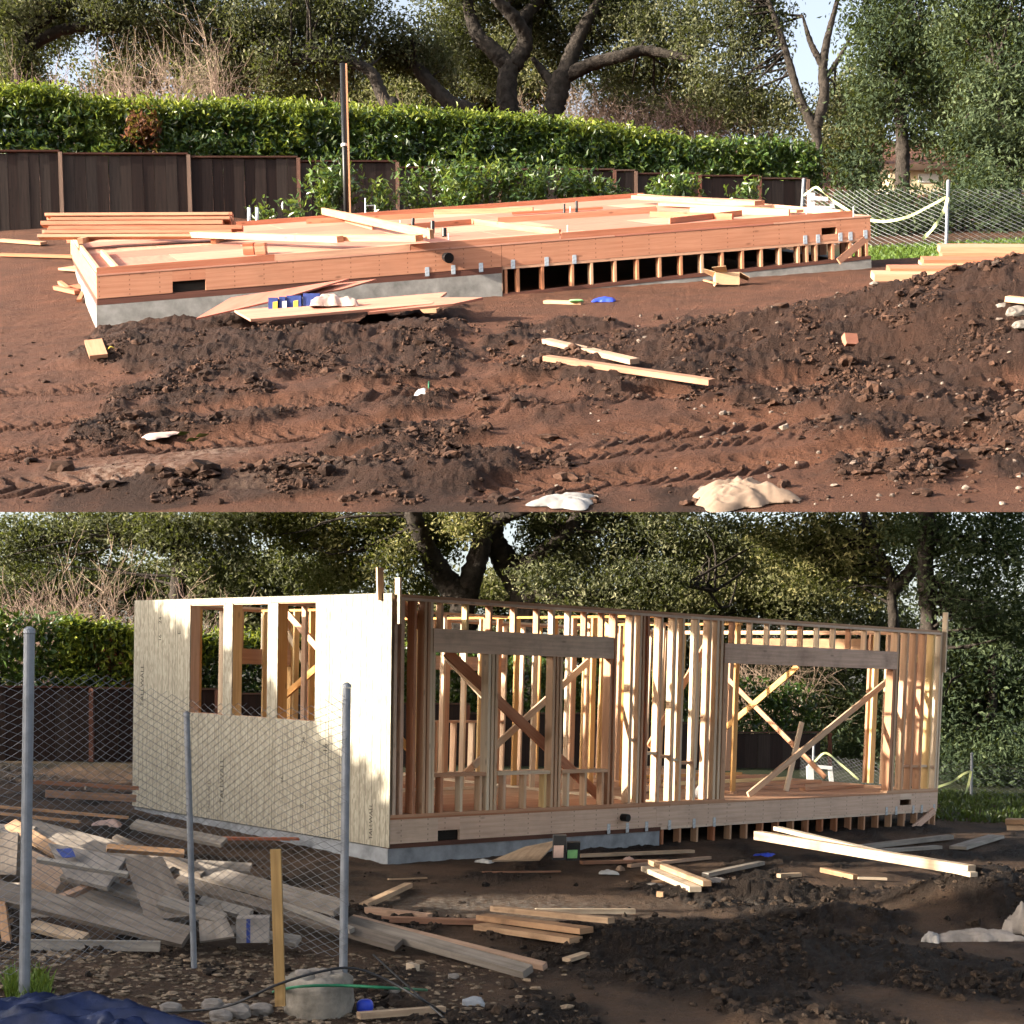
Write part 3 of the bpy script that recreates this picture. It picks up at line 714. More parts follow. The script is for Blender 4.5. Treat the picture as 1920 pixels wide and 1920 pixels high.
for i, lab in enumerate(("bottom pair of blocks", "second pair of blocks from the bottom", "third pair of blocks", "top pair of blocks")):
    for j, sd in enumerate(("left", "right")):
        a = deck(459 + 22 * j, 478, .025 + i * .04); b = deck(478 + 22 * j, 477, .025 + i * .04)
        lumber("wood_block", f"cut wood block, {sd} of the {lab} on the deck", a, b, .16, .038, 'fir', DN, "small stack of cut blocks on the deck", "wood block")
for (c0, r0, c1, r1), lab in zip(((372, 441, 392, 443), (392, 445, 412, 441), (415, 444, 440, 446), (428, 441, 452, 437)), ("end block nearest the fence", "tilted block second from the fence", "flat block third in the row", "block nearest the tall black pipe")):
    lumber("wood_block", f"small offcut beside the lumber stack, {lab}", deck(c0, r0, .05), deck(c1, r1, .06), .09, .04, 'fir', DN, "offcuts scattered beside the lumber stack", "wood block")
# pipes through the deck
for (c, r, hgt, rad), lab in zip(((773, 432, .20, .030), (811, 438, .20, .035), (833, 444, .13, .04), (1058, 404, .20, .022), (1081, 402, .23, .026)),
        ("slanting black drain stub standing on the deck behind the diagonal board", "upright black drain stub between the slanting and the short one", "short square black drain stub nearest the deck's front edge", "thinner of two black vent stubs at the back of the deck", "taller of two black vent stubs at the back of the deck")):
    b = deck(c, r); v, f = polytube([b, b + V3(.015 if c == 773 else 0, 0, hgt)], rad, 12); tag(mesh_obj("drain_stub", v, f, M['abs'], smooth=False), lab, "pipe", "black pipe stubs in the deck")
for (c, r, hgt), lab in zip(((1064, 444, .17), (750, 425, .11), (802, 440, .11), (841, 450, .10), (1069, 402, .14), (1600, 407, .16), (1512, 411, .16)),
        ("anchor rod rising from the deck's front plate", "thin rod left of the slanting drain stub", "thin rod in front of the upright drain stub", "thin rod beside the short drain stub", "thin rod between the two vent stubs", "anchor rod at the deck's right corner", "anchor rod near the deck's right end")):
    b = deck(c, r); v, f = polytube([b, b + V3(0, 0, hgt)], .009, 6); tag(mesh_obj("anchor_rod", v, f, M['strap']), lab, "rod", "steel rods standing in the deck")
# lumber stack behind the front corner
SN = nrm(np.cross(W(440, 400, 24) - W(80, 404, 23.6), V3(0, 0, 1)))
lay = [("bottom", 440, 446, 78, 428), ("second", 432, 439, 82, 441), ("third", 424, 432, 88, 446), ("fourth", 415, 423, 84, 438), ("fifth", 408, 414, 90, 432), ("top", 400, 406, 88, 432)]
for i, (nm, rt, rb, ca, cb) in enumerate(lay):
    for j, (pos, dd) in enumerate((("front", 0), ("middle", .16), ("rear", .32))):
        d = 23.2 + dd; jit = random.uniform(-6, 8)
        A = W(ca + jit + j * 3, (rt + rb) / 2 + 1.5, d); B = W(cb + jit + random.uniform(-14, 4), (rt + rb) / 2, d)
        lumber("board", f"{pos} board of the {nm} layer in the long lumber stack by the brown fence", A, B, .14, (rb - rt) / F * d - .006, 'fir', V3(0, 0, 1), "long lumber stack by the brown fence")
for (c, nm) in ((150, "near the stack's left end"), (400, "near the stack's right end")):
    A = W(c, 452, 22.9); B = A + V3(.0, 1.0, .42); lumber("bearer", f"timber bearer under the lumber stack, {nm}", A, B, .09, .09, 'fir_pale', V3(0, 0, 1), "bearers under the lumber stack", "timber")
# tall pole with stake
b = W(651, 405, 28.6); b[2] = h1(b[0], b[1], False); tpole = W(642, 120, 28.6)
po = thing("vent_pole", b, "tall black pipe standing behind the deck with a wooden stake strapped to it", "pole")
v, f = polytube([b, tpole], .055, 12); pip = mesh_obj("pipe", v, f, M['abs'], po, smooth=True)
beam("stake", b + V3(.085, -.05, 0), tpole + V3(.085, -.05, -.02), .035, .035, M['fir_pale'], po, up=(0, 1, 0))
v, f = polytube([b + (tpole - b) * .55, b + (tpole - b) * .565], .075, 12); mesh_obj("strap_band", v, f, M['white'], pip)
for c, lab in ((467, "left of two short white pipe stubs behind the lumber stack"), (482, "right of two short white pipe stubs behind the lumber stack")):
    b = W(c, 425, 28.0); v, f = polytube([b, W(c, 390, 28.0)], .035, 10); tag(mesh_obj("pipe_stub", v, f, M['pvc'], smooth=True), lab, "pipe", "white pipe stubs behind the deck")
p0 = W(686, 400, 28.9); p0[2] -= .5
v, f = tubes([[*p0, *W(685, 372, 28.9), .012, .012], [*W(685, 386, 28.9), *W(703, 385, 28.9), .01, .01], [*W(703, 385, 28.9), *W(703, 400, 28.9), .01, .01]], 6)
tag(mesh_obj("wire_marker", v, f, M['strap']), "bent thin metal marker rod standing behind the deck beside the black pole", "rod")

# ------------------------------------------------------------ brown fence
FA, FB = V3((-40 - CX) / F * 31, 31, 0), V3((1514 - CX) / F * 36, 36, 0)
def fpt(px, off=0.0, row=None):
    t = (px - CX) / F; d = FB - FA; s = (t * FA[1] - FA[0]) / (d[0] - t * d[1]); p = FA + s * d; n = nrm(V3(d[1], -d[0], 0)); p = p + n * off
    z = h1(p[0], p[1], False) if row is None else E + (HY - row) / F * p[1]
    return V3(p[0], p[1], z)
fe = thing("wood_fence", fpt(700), "dark brown board fence stepping along the back of the upper yard", "fence")
panels = [(-40, 118, 287), (122, 357, 292), (361, 561, 298), (565, 745, 306), (749, 935, 318), (939, 1150, 321), (1154, 1190, 323), (1194, 1310, 329), (1314, 1422, 333), (1426, 1512, 338)]
for c0, c1, r in panels:
    n = max(2, int(round((c1 - c0) / 20.5))); lean = .0
    for k in range(n):
        a = fpt(c0 + (c1 - c0) * k / n); b = fpt(c0 + (c1 - c0) * (k + 1) / n); zt = fpt(c0 + (c1 - c0) * (k + .5) / n, 0, r)[2] + random.uniform(-.02, .008)
        o_ = random.uniform(-.012, .012) * 1.0; n_ = V3(.1, -1, 0) * .02
        d_ = nrm(b - a); a = a + d_ * .001; b = b - d_ * random.uniform(.000, .004)
        l_ = V3(-.07 * (1 - (c0 + 60) / 900), 0, 0) * (1 if c0 < 600 else 0)
        A0 = V3(a[0], a[1] + o_, a[2] - .1); B0 = V3(b[0], b[1] + o_, b[2] - .1); A1_ = V3(a[0], a[1] + o_, zt) + l_; B1_ = V3(b[0], b[1] + o_, zt) + l_
        hexa("fence_board", [A0 + n_, B0 + n_, B0, A0, A1_ + n_, B1_ + n_, B1_, A1_], M['fence'], fe)
    zt = fpt((c0 + c1) / 2, 0, r)[2]
    A = fpt(c0, 0, r) + V3(0, 0, .03); B = fpt(c1, 0, r) + V3(0, 0, .03); zt = B[2] - .03
    l_ = V3(-.07 * (1 - (c0 + 60) / 900), 0, 0) * (1 if c0 < 600 else 0)
    beam("fence_cap", A + V3(0, -.02, 0) + l_, B + V3(0, -.02, 0) + l_, .09, .04, M['fence_post'], fe)
    pz = fpt(c1 + 2); hexa_b = pz.copy()
    beam("fence_post", pz + V3(0, -.04, -.2), V3(pz[0], pz[1] - .04, zt + .0) + l_, .09, .09, M['fence_post'], fe, up=(0, 1, 0))

# ------------------------------------------------------------ laurel hedge behind the fence
ht = [(-60, 172), (0, 175), (90, 178), (150, 192), (200, 200), (320, 203), (560, 207), (640, 212), (850, 222), (1000, 231), (1150, 245), (1250, 264), (1400, 266), (1500, 268), (1560, 276)]
def hedge_pts(n, seed, c0, c1, top_only=False, rmin=None, rmax=None):
    r_ = np.random.default_rng(seed); c = r_.uniform(c0, c1, n); rt = np.interp(c, [a for a, b in ht], [b for a, b in ht]) + 11 * fbm(c * .035, c * 0, 4, 5)
    rb = np.interp(c, [-60, 560, 1560], [310, 330, 360]); u = r_.random(n)
    if top_only: u = u ** 2.2 * .22
    r = rt + (rb - rt) * u
    if rmin is not None: r = r_.normal((rmin + rmax) / 2, (rmax - rmin) / 4, n)
    off = -.5 - np.abs(r_.normal(0, .3, n)) + .42 * fbm(c * .022, r * .035, 3, 8)
    off = np.where(u < .15, -.5 - r_.random(n) * .9, off)
    t = (c - CX) / F; d = FB - FA; s_ = (t * FA[1] - FA[0]) / (d[0] - t * d[1]); nx, ny, _ = nrm(V3(d[1], -d[0], 0))
    x = FA[0] + s_ * d[0] + nx * off; y = FA[1] + s_ * d[1] + ny * off
    return np.stack([x, y, E + (HY - r) / F * y], -1), c, u
hd = thing("laurel_hedge", fpt(700, -1.0), "long clipped green laurel hedge rising behind the brown fence in the upper yard", "hedge")
P, c, u = hedge_pts(9000, 1, -60, 1558); foliage("foliage", P, 7, .09, .15, M['laurel'], hd, 21, 2.3, 1.0, -.02)
P, c, u = hedge_pts(3000, 2, -60, 1300, True); P[:, 2] += np.abs(rng.normal(0, .09, len(P))); foliage("new_growth", P, 6, .08, .13, M['laurel_y'], hd, 22, 2.4, 1.0, -.12)
P, c, u = hedge_pts(520, 3, 490, 575, False); foliage("new_growth", P, 4, .09, .13, M['laurel_y'], hd, 23, 2.4, 1.0, -.1)
P, c, u = hedge_pts(260, 4, 140, 240, False); foliage("new_growth", P, 4, .09, .13, M['laurel_y'], hd, 24, 2.4, 1.0, -.15)
P, c, u = hedge_pts(150, 5, 245, 300, False, 215, 285); P[:, 1] -= .25; foliage("dead_leaves", P, 7, .09, .14, M['laurel_r'], hd, 25, 2.2, 1.0, .1)
segs = []
for k in range(60):
    a = fpt(-50 + k * 27, -.9); segs.append([*a, *(a + V3(random.uniform(-.3, .3), random.uniform(-.2, .2), 2.0)), .03, .015])
v, f = tubes(segs, 5); mesh_obj("stems", v, f, M['bark'], hd)
def shrub(label, blobs, seed, mat='laurel', dens=30, per=17, sig=.13, size=.15, bias=0.0, group=None, name="laurel_shrub", cat="shrub", h=h1):
    B = np.array([b[:3] for b in blobs]); base = V3(B[:, 0].mean(), B[:, 1].mean(), 0); base[2] = float(h(base[0], base[1], False))
    t = thing(name, base, label, cat, group); cl = blob_clumps(blobs, dens, seed, .6)
    segs = limbs_to([base, base + V3(.1, 0, .1)], cl, 14, .018, seed + 1); v, f = tubes(segs, 5); mesh_obj("stems", v, f, M['bark'], t)
    foliage("foliage", cl, per, sig, size, M[mat], t, seed + 2, 2.4, 1.0, bias); return t
def bl(c, r, d, rx, rz, ry=None):
    p = W(c, r, d); k = d / F; return (p[0], p[1], p[2], rx * k, ry if ry else (rx + rz) / 2 * k, rz * k)
GS = "laurel shrubs in front of the brown fence"
for i, (lab, bs, mt, bi) in enumerate((
    ("dark laurel shrub against the fence beside the tall black pole", [bl(615, 355, 29.5, 52, 45), bl(645, 330, 30, 35, 25)], 'laurel', -.1),
    ("small pale laurel shrub low behind the deck right of the black pole", [bl(715, 375, 29.6, 32, 28)], 'laurel', .2),
    ("dark slim laurel shrub between two fence panels", [bl(768, 350, 30.4, 25, 40), bl(790, 380, 30.2, 24, 22)], 'laurel', .0),
    ("tallest laurel shrub in front of the fence, with pale young leaves", [bl(850, 330, 30.5, 45, 40), bl(880, 350, 30, 60, 40), bl(845, 380, 30, 40, 20)], 'laurel', .18),
    ("broad laurel shrub with light leaf tips behind the middle of the deck", [bl(950, 340, 30.6, 45, 35), bl(1005, 350, 30.4, 40, 42), bl(975, 375, 30.2, 45, 20)], 'laurel', .12),
    ("dark laurel shrub where the fence shows again behind the deck", [bl(1075, 345, 31, 45, 40), bl(1110, 365, 30.8, 40, 28)], 'laurel', .02),
    ("low spreading laurel shrub beside the dark fence panel", [bl(1150, 370, 31, 28, 25)], 'laurel', .1),
    ("rounded laurel shrub by the narrow fence panels", [bl(1265, 355, 31.5, 50, 32), bl(1240, 370, 31.2, 30, 22)], 'laurel', -.02),
    ("small laurel sprig at the fence's right end", [bl(1395, 362, 32.5, 28, 22)], 'laurel', -.02),
    ("tiny yellow green shrub behind the white pipe stubs", [bl(540, 392, 28.6, 26, 12), bl(500, 402, 28.4, 16, 8)], 'laurel', .3))):
    shrub(lab, bs, 300 + 10 * i, mt, bias=bi, group=GS)

# ------------------------------------------------------------ trees behind the hedge
def gp(h, c, d): x = (c - CX) / F * d; return V3(x, d, float(h(x, d, False)))
def tr(h, d, c0, pts, w0, w1, dj=0):
    """trunk: ground point under column c0, then (col,row) points at depth d; widths in photo pixels."""
    q = [gp(h, c0, d)] + [W(c, r, d + dj * i) for i, (c, r) in enumerate(pts)]
    return (q, np.linspace(w0, w1, len(q)) * d / F / 2)
GT = "oaks and other trees behind the upper hedge"
tree("big oak with a thick forked trunk at the middle of the upper yard's tree line",
     [tr(h1, 50, 955, [(955, 232), (950, 170), (957, 118)], 44, 36), ([W(955, 125, 50), W(925, 95, 50), W(895, 65, 50), W(880, 20, 50), W(870, -40, 50)], np.array([.34, .28, .24, .2, .15])),
      ([W(960, 125, 50), W(985, 80, 50), W(965, 35, 49.5), W(925, -5, 49)], np.array([.34, .28, .24, .15])), ([W(970, 45, 50), W(1005, 8, 50.5), W(1040, -20, 51)], np.array([.26, .2, .15])), ([W(985, 80, 50), W(990, 30, 51), W(985, -20, 51)], np.array([.22, .18, .12]))],
     [bl(865, 15, 51, 70, 45, 2), bl(985, 10, 51.5, 90, 40, 2), bl(1030, 70, 52, 50, 50, 1.5), bl(905, 130, 52, 45, 35, 1.5), bl(845, 75, 51, 45, 40, 1.5), bl(930, -40, 51, 160, 60, 4)], 'oak', 400, group=GT, bias=-.02)
tree("rough barked oak with a long low limb right of the big forked oak",
     [tr(h1, 50, 1030, [(1032, 232), (1045, 180), (1055, 140)], 46, 36), ([W(1055, 148, 50), W(1075, 95, 50), (W(1092, 55, 50)), W(1125, 0, 50), W(1150, -50, 50)], np.array([.32, .28, .22, .18, .12])),
      ([W(1060, 145, 50), W(1110, 120, 49.5), W(1165, 105, 49), W(1215, 95, 49), W(1300, 112, 48.5)], np.array([.24, .22, .2, .15, .1])), ([W(1040, 160, 50), W(1015, 130, 50.5), W(1000, 110, 51)], np.array([.2, .15, .08]))],
     [bl(1130, 35, 51, 90, 55, 2), bl(1240, 60, 50, 90, 60, 2), bl(1185, 128, 51, 70, 30, 1.5), bl(1075, 95, 52, 45, 45, 1.5), bl(1260, 130, 51, 60, 32, 1.5), bl(1180, -40, 51, 160, 60, 4)], 'oak', 420, group=GT, bias=.0)
tree("oak with a trunk leaning far over above the hedge, left of the big forked oak",
     [tr(h1, 48, 905, [(890, 224), (845, 195), (805, 155), (780, 120), (765, 80)], 40, 20)], [bl(770, 85, 48, 55, 50, 1.5), bl(820, 125, 49, 45, 35, 1.5), bl(735, 110, 48.5, 45, 30, 1.2)], 'oak', 440, group=GT)
tree("oak with a dark curved trunk arching towards the bare bushes",
     [tr(h1, 46, 752, [(742, 214), (722, 190), (708, 160), (695, 135), (660, 118), (600, 112), (545, 118)], 36, 12)],
     [bl(655, 55, 47, 85, 55, 2), bl(560, 45, 47, 100, 55, 2), bl(520, 120, 46.5, 60, 32, 1.5), bl(615, 125, 46.5, 60, 30, 1.5), bl(480, 60, 47, 70, 60, 2), bl(590, -40, 47, 150, 50, 3)], 'oak', 460, group=GT, bias=-.02)
tree("oak with a wide dark crown over the left end of the hedge",
     [tr(h1, 47, 40, [(35, 180), (45, 120), (60, 60), (70, 0)], 34, 20), ([W(52, 90, 47), W(110, 58, 47), W(190, 50, 47), W(280, 70, 47)], np.array([.2, .17, .13, .06])), ([W(62, 50, 47), W(150, 0, 47), W(300, -10, 47), W(420, 40, 47)], np.array([.2, .16, .12, .06]))],
     [bl(20, 45, 47, 70, 70, 2), bl(110, 18, 47.5, 80, 42, 2), bl(220, 40, 47, 80, 55, 2), bl(330, 40, 47.5, 90, 60, 2), bl(425, 65, 48, 60, 55, 2), bl(30, 120, 47, 45, 45, 1.5), bl(425, 135, 47.5, 50, 30, 1.5), bl(230, -40, 47, 250, 50, 3)], 'oak', 480, group=GT, bias=-.03)
tree("tree with an open forked trunk and bare limbs against the sky",
     [tr(h1, 47, 1532, [(1532, 262), (1518, 225), (1498, 180), (1480, 120), (1462, 60), (1440, 0)], 22, 9), ([W(1530, 240, 47), W(1545, 180, 47), W(1543, 125, 47), W(1552, 70, 47), W(1570, 0, 47)], np.array([.2, .18, .15, .11, .07])),
      ([W(1543, 125, 47), W(1520, 80, 47), W(1505, 30, 47)], np.array([.12, .09, .04])), ([W(1545, 150, 47), W(1570, 115, 47), W(1600, 60, 47)], np.array([.1, .08, .03]))],
     [bl(1345, 55, 48, 85, 70, 2), bl(1415, 95, 48, 60, 60, 1.5), bl(1395, 175, 48.5, 65, 45, 1.5), bl(1445, 30, 48, 40, 40, 1.2), bl(1330, 150, 48, 50, 40, 1.5), bl(1475, 215, 48, 50, 40, 1.3), bl(1570, 200, 48, 40, 40, 1.2), bl(1380, -40, 48, 120, 50, 3)], 'oak', 500, dens=11, group=GT, bias=-.06)
tree("dark tree with a straight trunk in front of the neighbour's pale roof",
     [tr(h1, 42, 1692, [(1692, 300), (1690, 240), (1683, 160), (1686, 80)], 30, 14)],
     [bl(1660, 120, 42, 70, 70, 1.6), bl(1700, 60, 42, 80, 60, 1.6), bl(1640, 200, 42, 60, 45, 1.5), bl(1730, 160, 42.5, 50, 60, 1.5), bl(1715, 245, 42, 45, 30, 1.0), bl(1630, 50, 42.5, 50, 60, 1.5), bl(1690, -30, 42, 120, 50, 3)], 'conifer', 520, group=GT, bias=-.1, size=.14, dens=13)
tree("leafy light green tree filling the right edge of the upper yard",
     [tr(h1, 38, 1900, [(1895, 330), (1880, 230), (1870, 120)], 30, 14)],
     [bl(1860, 175, 38, 75, 65, 1.4), bl(1885, 70, 38.5, 90, 65, 1.6), bl(1820, 265, 37.5, 70, 50, 1.2), bl(1900, 285, 37.5, 70, 60, 1.2), bl(1800, 60, 39, 60, 60, 1.5), bl(1930, 170, 38, 60, 90, 1.5), bl(1860, -40, 38, 110, 60, 2)], 'conifer', 540, group=GT, bias=.06, size=.13, dens=18, name="leafy_tree")
GB = "background greenery behind the upper trees"
for i, (lab, bs, mt, bi) in enumerate((
    ("pale olive tree far behind the leaning oak trunk", [bl(820, 130, 62, 80, 60, 2), bl(720, 160, 62, 70, 50, 2), bl(760, 205, 61, 90, 40, 2)], 'olive', .05),
    ("pale olive tree far behind the big forked oak", [bl(905, 175, 62, 70, 60, 2), bl(1010, 160, 62, 70, 60, 2), bl(950, 90, 63, 60, 60, 2)], 'olive', .1),
    ("grey green tree far behind the arching oak trunk", [bl(610, 180, 62, 90, 40, 2), bl(520, 170, 62, 70, 40, 2), bl(420, 160, 63, 90, 50, 2)], 'olive', -.2),
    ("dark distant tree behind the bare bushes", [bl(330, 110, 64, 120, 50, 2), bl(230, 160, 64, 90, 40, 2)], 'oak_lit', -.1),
    ("distant tree behind the hedge's left end", [bl(20, 165, 62, 90, 45, 2), bl(60, 60, 64, 70, 50, 2)], 'oak', -.1),
    ("distant grey tree behind the long oak limb", [bl(1290, 200, 64, 120, 50, 2), bl(1180, 180, 64, 90, 60, 2), bl(1400, 220, 64, 110, 50, 2)], 'olive', -.25),
    ("distant olive tree glimpsed beside the straight dark trunk", [bl(1610, 190, 60, 60, 60, 2), bl(1740, 110, 60, 90, 70, 2), bl(1620, 265, 60, 50, 35, 2), bl(1560, 270, 60, 60, 40, 2)], 'olive', -.12),
    ("distant dark tree behind the leafy right hand tree", [bl(1850, 120, 52, 120, 100, 2), bl(1800, 230, 52, 100, 60, 2), bl(1900, 260, 52, 80, 60, 2)], 'oak_lit', -.1))):
    base = bs[0]
    tree(lab, [tr(h1, base[1], CX + base[0] / base[1] * F, [(CX + base[0] / base[1] * F, 200)], 22, 12)], bs, mt, 600 + 10 * i, dens=11, per=38, sig=.42, size=.19, limbs=14, limb_r=.05, group=GB, name="background_tree", bias=bi)
shrub("dark evergreen shrub behind the wire fence under the pale roof", [bl(1600, 315, 36, 52, 32, 1), bl(1620, 340, 36, 35, 18, .8)], 760, 'conifer', 24, 26, .22, .13, -.05, GS, "evergreen_shrub")
shrub("wide dark evergreen shrub filling the wire fence's right half", [bl(1825, 335, 35, 52, 40, 1), bl(1870, 370, 33, 80, 60, 1), bl(1800, 405, 32, 70, 45, .8), bl(1890, 425, 31.5, 60, 40, .7), bl(1950, 400, 32, 60, 60, .7)], 770, 'conifer', 26, 26, .22, .13, .08, GS, "evergreen_shrub")
shrub("dark low evergreen shrub behind the wire fence near the deck's corner", [bl(1690, 400, 33, 75, 50, 1), bl(1600, 390, 34, 60, 45, 1), bl(1650, 435, 32, 60, 30, .7), bl(1740, 430, 32, 60, 35, .7)], 780, 'conifer', 26, 26, .22, .13, -.12, GS, "evergreen_shrub")
GBB = "bare winter bushes behind the upper hedge"
for i, (c, d, hh, sp, lab, mt, st) in enumerate(((150, 41, 2.7, .55, "pinkish bare bush above the hedge below the sky gap", 'twig', 11), (235, 42, 3.0, .6, "bare pink twiggy bush right of the sky gap", 'twig', 12), (335, 41, 3.9, .45, "tallest bare pinkish bush above the dead patch of hedge", 'twig_tan', 12),
        (400, 43, 2.6, .6, "low bare bush between the tall pinkish bush and the white snag", 'twig', 10), (1100, 55, 3.2, .5, "tangled bare bush behind the roughened oak trunk", 'twig_tan', 10), (1180, 55, 3.4, .6, "greyish bare bush under the long oak limb", 'twig', 12), (1330, 52, 3.0, .6, "grey bare bush behind the hedge's right half", 'twig', 9), (700, 44, 1.9, .7, "low bare bush beside the arching oak trunk", 'twig_tan', 8))):
    b = gp(h1, c, d); bare_bush(lab, b, hh + 1.2, sp, 800 + i, mt, GBB, st + 7, r0=.035)
b = gp(h1, 480, 40); bare_bush("pale dead snag with crooked white limbs above the hedge", b, 3.2, .35, 830, 'bark_pale', None, 2, "dead_snag", 2, .075)
b = gp(h1, 1318, 40); bare_bush("small leaning tree with pale bare limbs at the hedge's right part", b, 2.9, .6, 833, 'bark_pale', None, 3, "bare_sapling", 3, .05)

# ------------------------------------------------------------ neighbour's house, wire fence, tape
d = 44
nb_ = thing("neighbour_house", gp(h1, 1715, d), "neighbour's beige house with a pale roof glimpsed behind the wire fence", "house")
x0, x1 = (1668 - CX) / F * d, (1960 - CX) / F * d
z0 = float(h1(x0, d, False)) - .3; zt = E + (HY - 318) / F * d; zr = E + (HY - 286) / F * d
hexa("wall", [V3(x0, d, z0), V3(x1, d, z0), V3(x1, d + 5, z0), V3(x0, d + 5, z0), V3(x0, d, zt), V3(x1, d, zt), V3(x1, d + 5, zt), V3(x0, d + 5, zt)], M['stucco'], nb_)
mesh_obj("roof", [V3(x0 - .3, d - .5, zt - .02), V3(x1, d - .5, zt - .02), V3(x1, d + 5.5, zt - .02), V3(x0 - .3, d + 5.5, zt - .02), V3(x0 + .8, d + 2.5, zr + .25), V3(x1, d + 2.5, zr + .25)], [(0, 1, 5, 4), (2, 3, 4, 5), (0, 4, 3), (1, 2, 5), (0, 3, 2, 1)], M['roof_grey'], nb_)
for c0, c1 in ((1694, 1702), (1722, 1760)):
    a, b = W(c0, 342, d - .03), W(c1, 326, d - .03)
    wi = hexa("window", [V3(a[0], d - .04, a[2]), V3(b[0], d - .04, a[2]), V3(b[0], d - .01, a[2]), V3(a[0], d - .01, a[2]), V3(a[0], d - .04, b[2]), V3(b[0], d - .04, b[2]), V3(b[0], d - .01, b[2]), V3(a[0], d - .01, b[2])], M['white'] if c0 > 1700 else M['glass'], nb_)
def zigzag(path_bottom, heights, cell, rad):
    """chain-link wires hung on a polyline: returns tube segments."""
    pb = np.asarray(path_bottom, float); L = np.concatenate([[0], np.cumsum(np.linalg.norm(np.diff(pb, axis=0), axis=1))]); segs = []
    H = np.asarray(heights, float); n = int(L[-1] / cell)
    for k in range(n):
        s0 = (k + .5) * cell; hh = np.interp(s0, L, H); m = int(hh / (cell / 2)); prev = None
        for j in range(m + 1):
            s_ = np.clip(s0 + (cell * .5 if (j + k) % 2 else -cell * .5), 0, L[-1])
            p = np.array([np.interp(s_, L, pb[:, i]) for i in range(3)]); p[2] += j * cell / 2; p[1] += .02 * math.sin(j * .5 + k * .13)
            if prev is not None: segs.append([*prev, *p, rad, rad])
            prev = p
    return segs
def post(name, b, t, r, mat, parent, sides=10):
    v, f = polytube([b, t], r, sides); o = mesh_obj(name, v, f, M[mat], parent, smooth=False); d_ = nrm(np.asarray(t) - b)
    v, f = polytube([t + d_ * .002, t + d_ * r * .8, t + d_ * r * 1.3], [r * 1.12, r * 1.05, r * .4], sides); mesh_obj("post_cap", v, f, M[mat], o); return o
cf = thing("chain_link_fence", W(1777, 462, 28.5), "silver chain link fence with tape on its posts beside the orange deck", "fence")
pts = [W(1506, 452, 30.5), W(1640, 466, 29.3), W(1774, 462, 28.5), W(1960, 464, 28.0)]
hs = [(452 - 352) / F * 30.5, (466 - 355) / F * 29.3, (462 - 352) / F * 28.5, (464 - 352) / F * 28]
v, f = tubes(zigzag(pts, hs, .085, .0030), 3); mesh_obj("wire_mesh", v, f, M['wire'], cf)
post("fence_post", W(1500, 458, 30.5), W(1507, 338, 30.5), .035, 'galv', cf); post("fence_post", W(1774, 466, 28.45), W(1778, 341, 28.45), .035, 'galv', cf)
def ribbon(name, pts, w, label, h_=None, mat='tape', group="yellow tape strips on the wire fence"):
    P = smooth_path(pts, 24); vs = []
    for k, p in enumerate(P):
        d_ = nrm(P[min(k + 1, 23)] - P[max(k - 1, 0)]); tw = math.sin(k * .45) * .9; s_ = nrm(np.cross(d_, V3(math.sin(tw), math.cos(tw) * 1.0, 0)))
        vs += [p - s_ * w / 2, p + s_ * w / 2]
    n = len(vs); vs += [v_ + V3(0, .004, 0) for v_ in vs]
    f = []
    for k in range(23): a = 2 * k; f += [(a, a + 1, a + 3, a + 2), (n + a, n + a + 2, n + a + 3, n + a + 1)]
    return tag(mesh_obj(name, np.array(vs), f, M[mat]), label, "tape", group)
ribbon("tape_strip", [W(1507, 366, 30.4), W(1516, 360, 30.2), W(1530, 351, 30.1), W(1548, 365, 29.9), W(1575, 385, 29.5), W(1600, 400, 29.2)], .05, "yellow tape looping from the tilted post down behind the deck corner")
ribbon("tape_strip", [W(1625, 412, 28.9), W(1660, 415, 28.7), W(1700, 407, 28.5), W(1740, 388, 28.4), W(1774, 370, 28.3)], .055, "yellow tape sagging from the deck corner to the upright post")
ribbon("tape_strip", [W(1777, 370, 28.3), W(1770, 395, 28.25), W(1752, 425, 28.2), W(1730, 448, 28.15)], .07, "yellow tape end trailing from the upright post to the grass")
sw = thing("sawhorse", W(1530, 405, 31.5), "white plastic sawhorse standing behind the deck by the tilted fence post", "sawhorse")
for a, b, w_ in (((1521, 362), (1521, 405), .16), ((1560, 380), (1562, 405), .09)): beam("leg", W(*a, 31.5), W(*b, 31.5), .05, w_, M['white'], sw, up=(1, 0, 0))
beam("crossbar", W(1519, 372, 31.45), W(1552, 374, 31.45), .06, .09, M['white'], sw); beam("crossbar", W(1524, 388, 31.45), W(1560, 390, 31.45), .06, .05, M['white'], sw)
def grass_tuft(name, label, h, c0, c1, ya, yb, n, seed, hgt=.14, cat="grass", mat='weed'):
    r_ = np.random.default_rng(seed); y = r_.uniform(ya, yb, n); x = (r_.uniform(c0, c1, n) - CX) / F * y; z = h(x, y)
    a = r_.uniform(0, 6.28, n); w_ = .012 * y / 10; hh = hgt * r_.uniform(.5, 1.3, n); b = np.stack([x, y, z], -1); dx = np.stack([np.cos(a) * w_, np.sin(a) * w_, 0 * a], -1)
    tip = b + np.stack([r_.normal(0, .4, n) * hh, r_.normal(0, .4, n) * hh, hh], -1)
    P = np.stack([b - dx, b + dx, tip], 1).reshape(-1, 3); f = np.arange(n * 3).reshape(n, 3)
    return tag(mesh_obj(name, P, f, M[mat], attrs=dict(rnd=np.repeat(np.clip(r_.normal(.5, .2, n), 0, 1), 3))), label, cat, kind="stuff")
grass_tuft("grass", "green grass strip along the foot of the wire fence", h1, 1600, 1990, 26.8, 29.5, 4200, 5, .075)

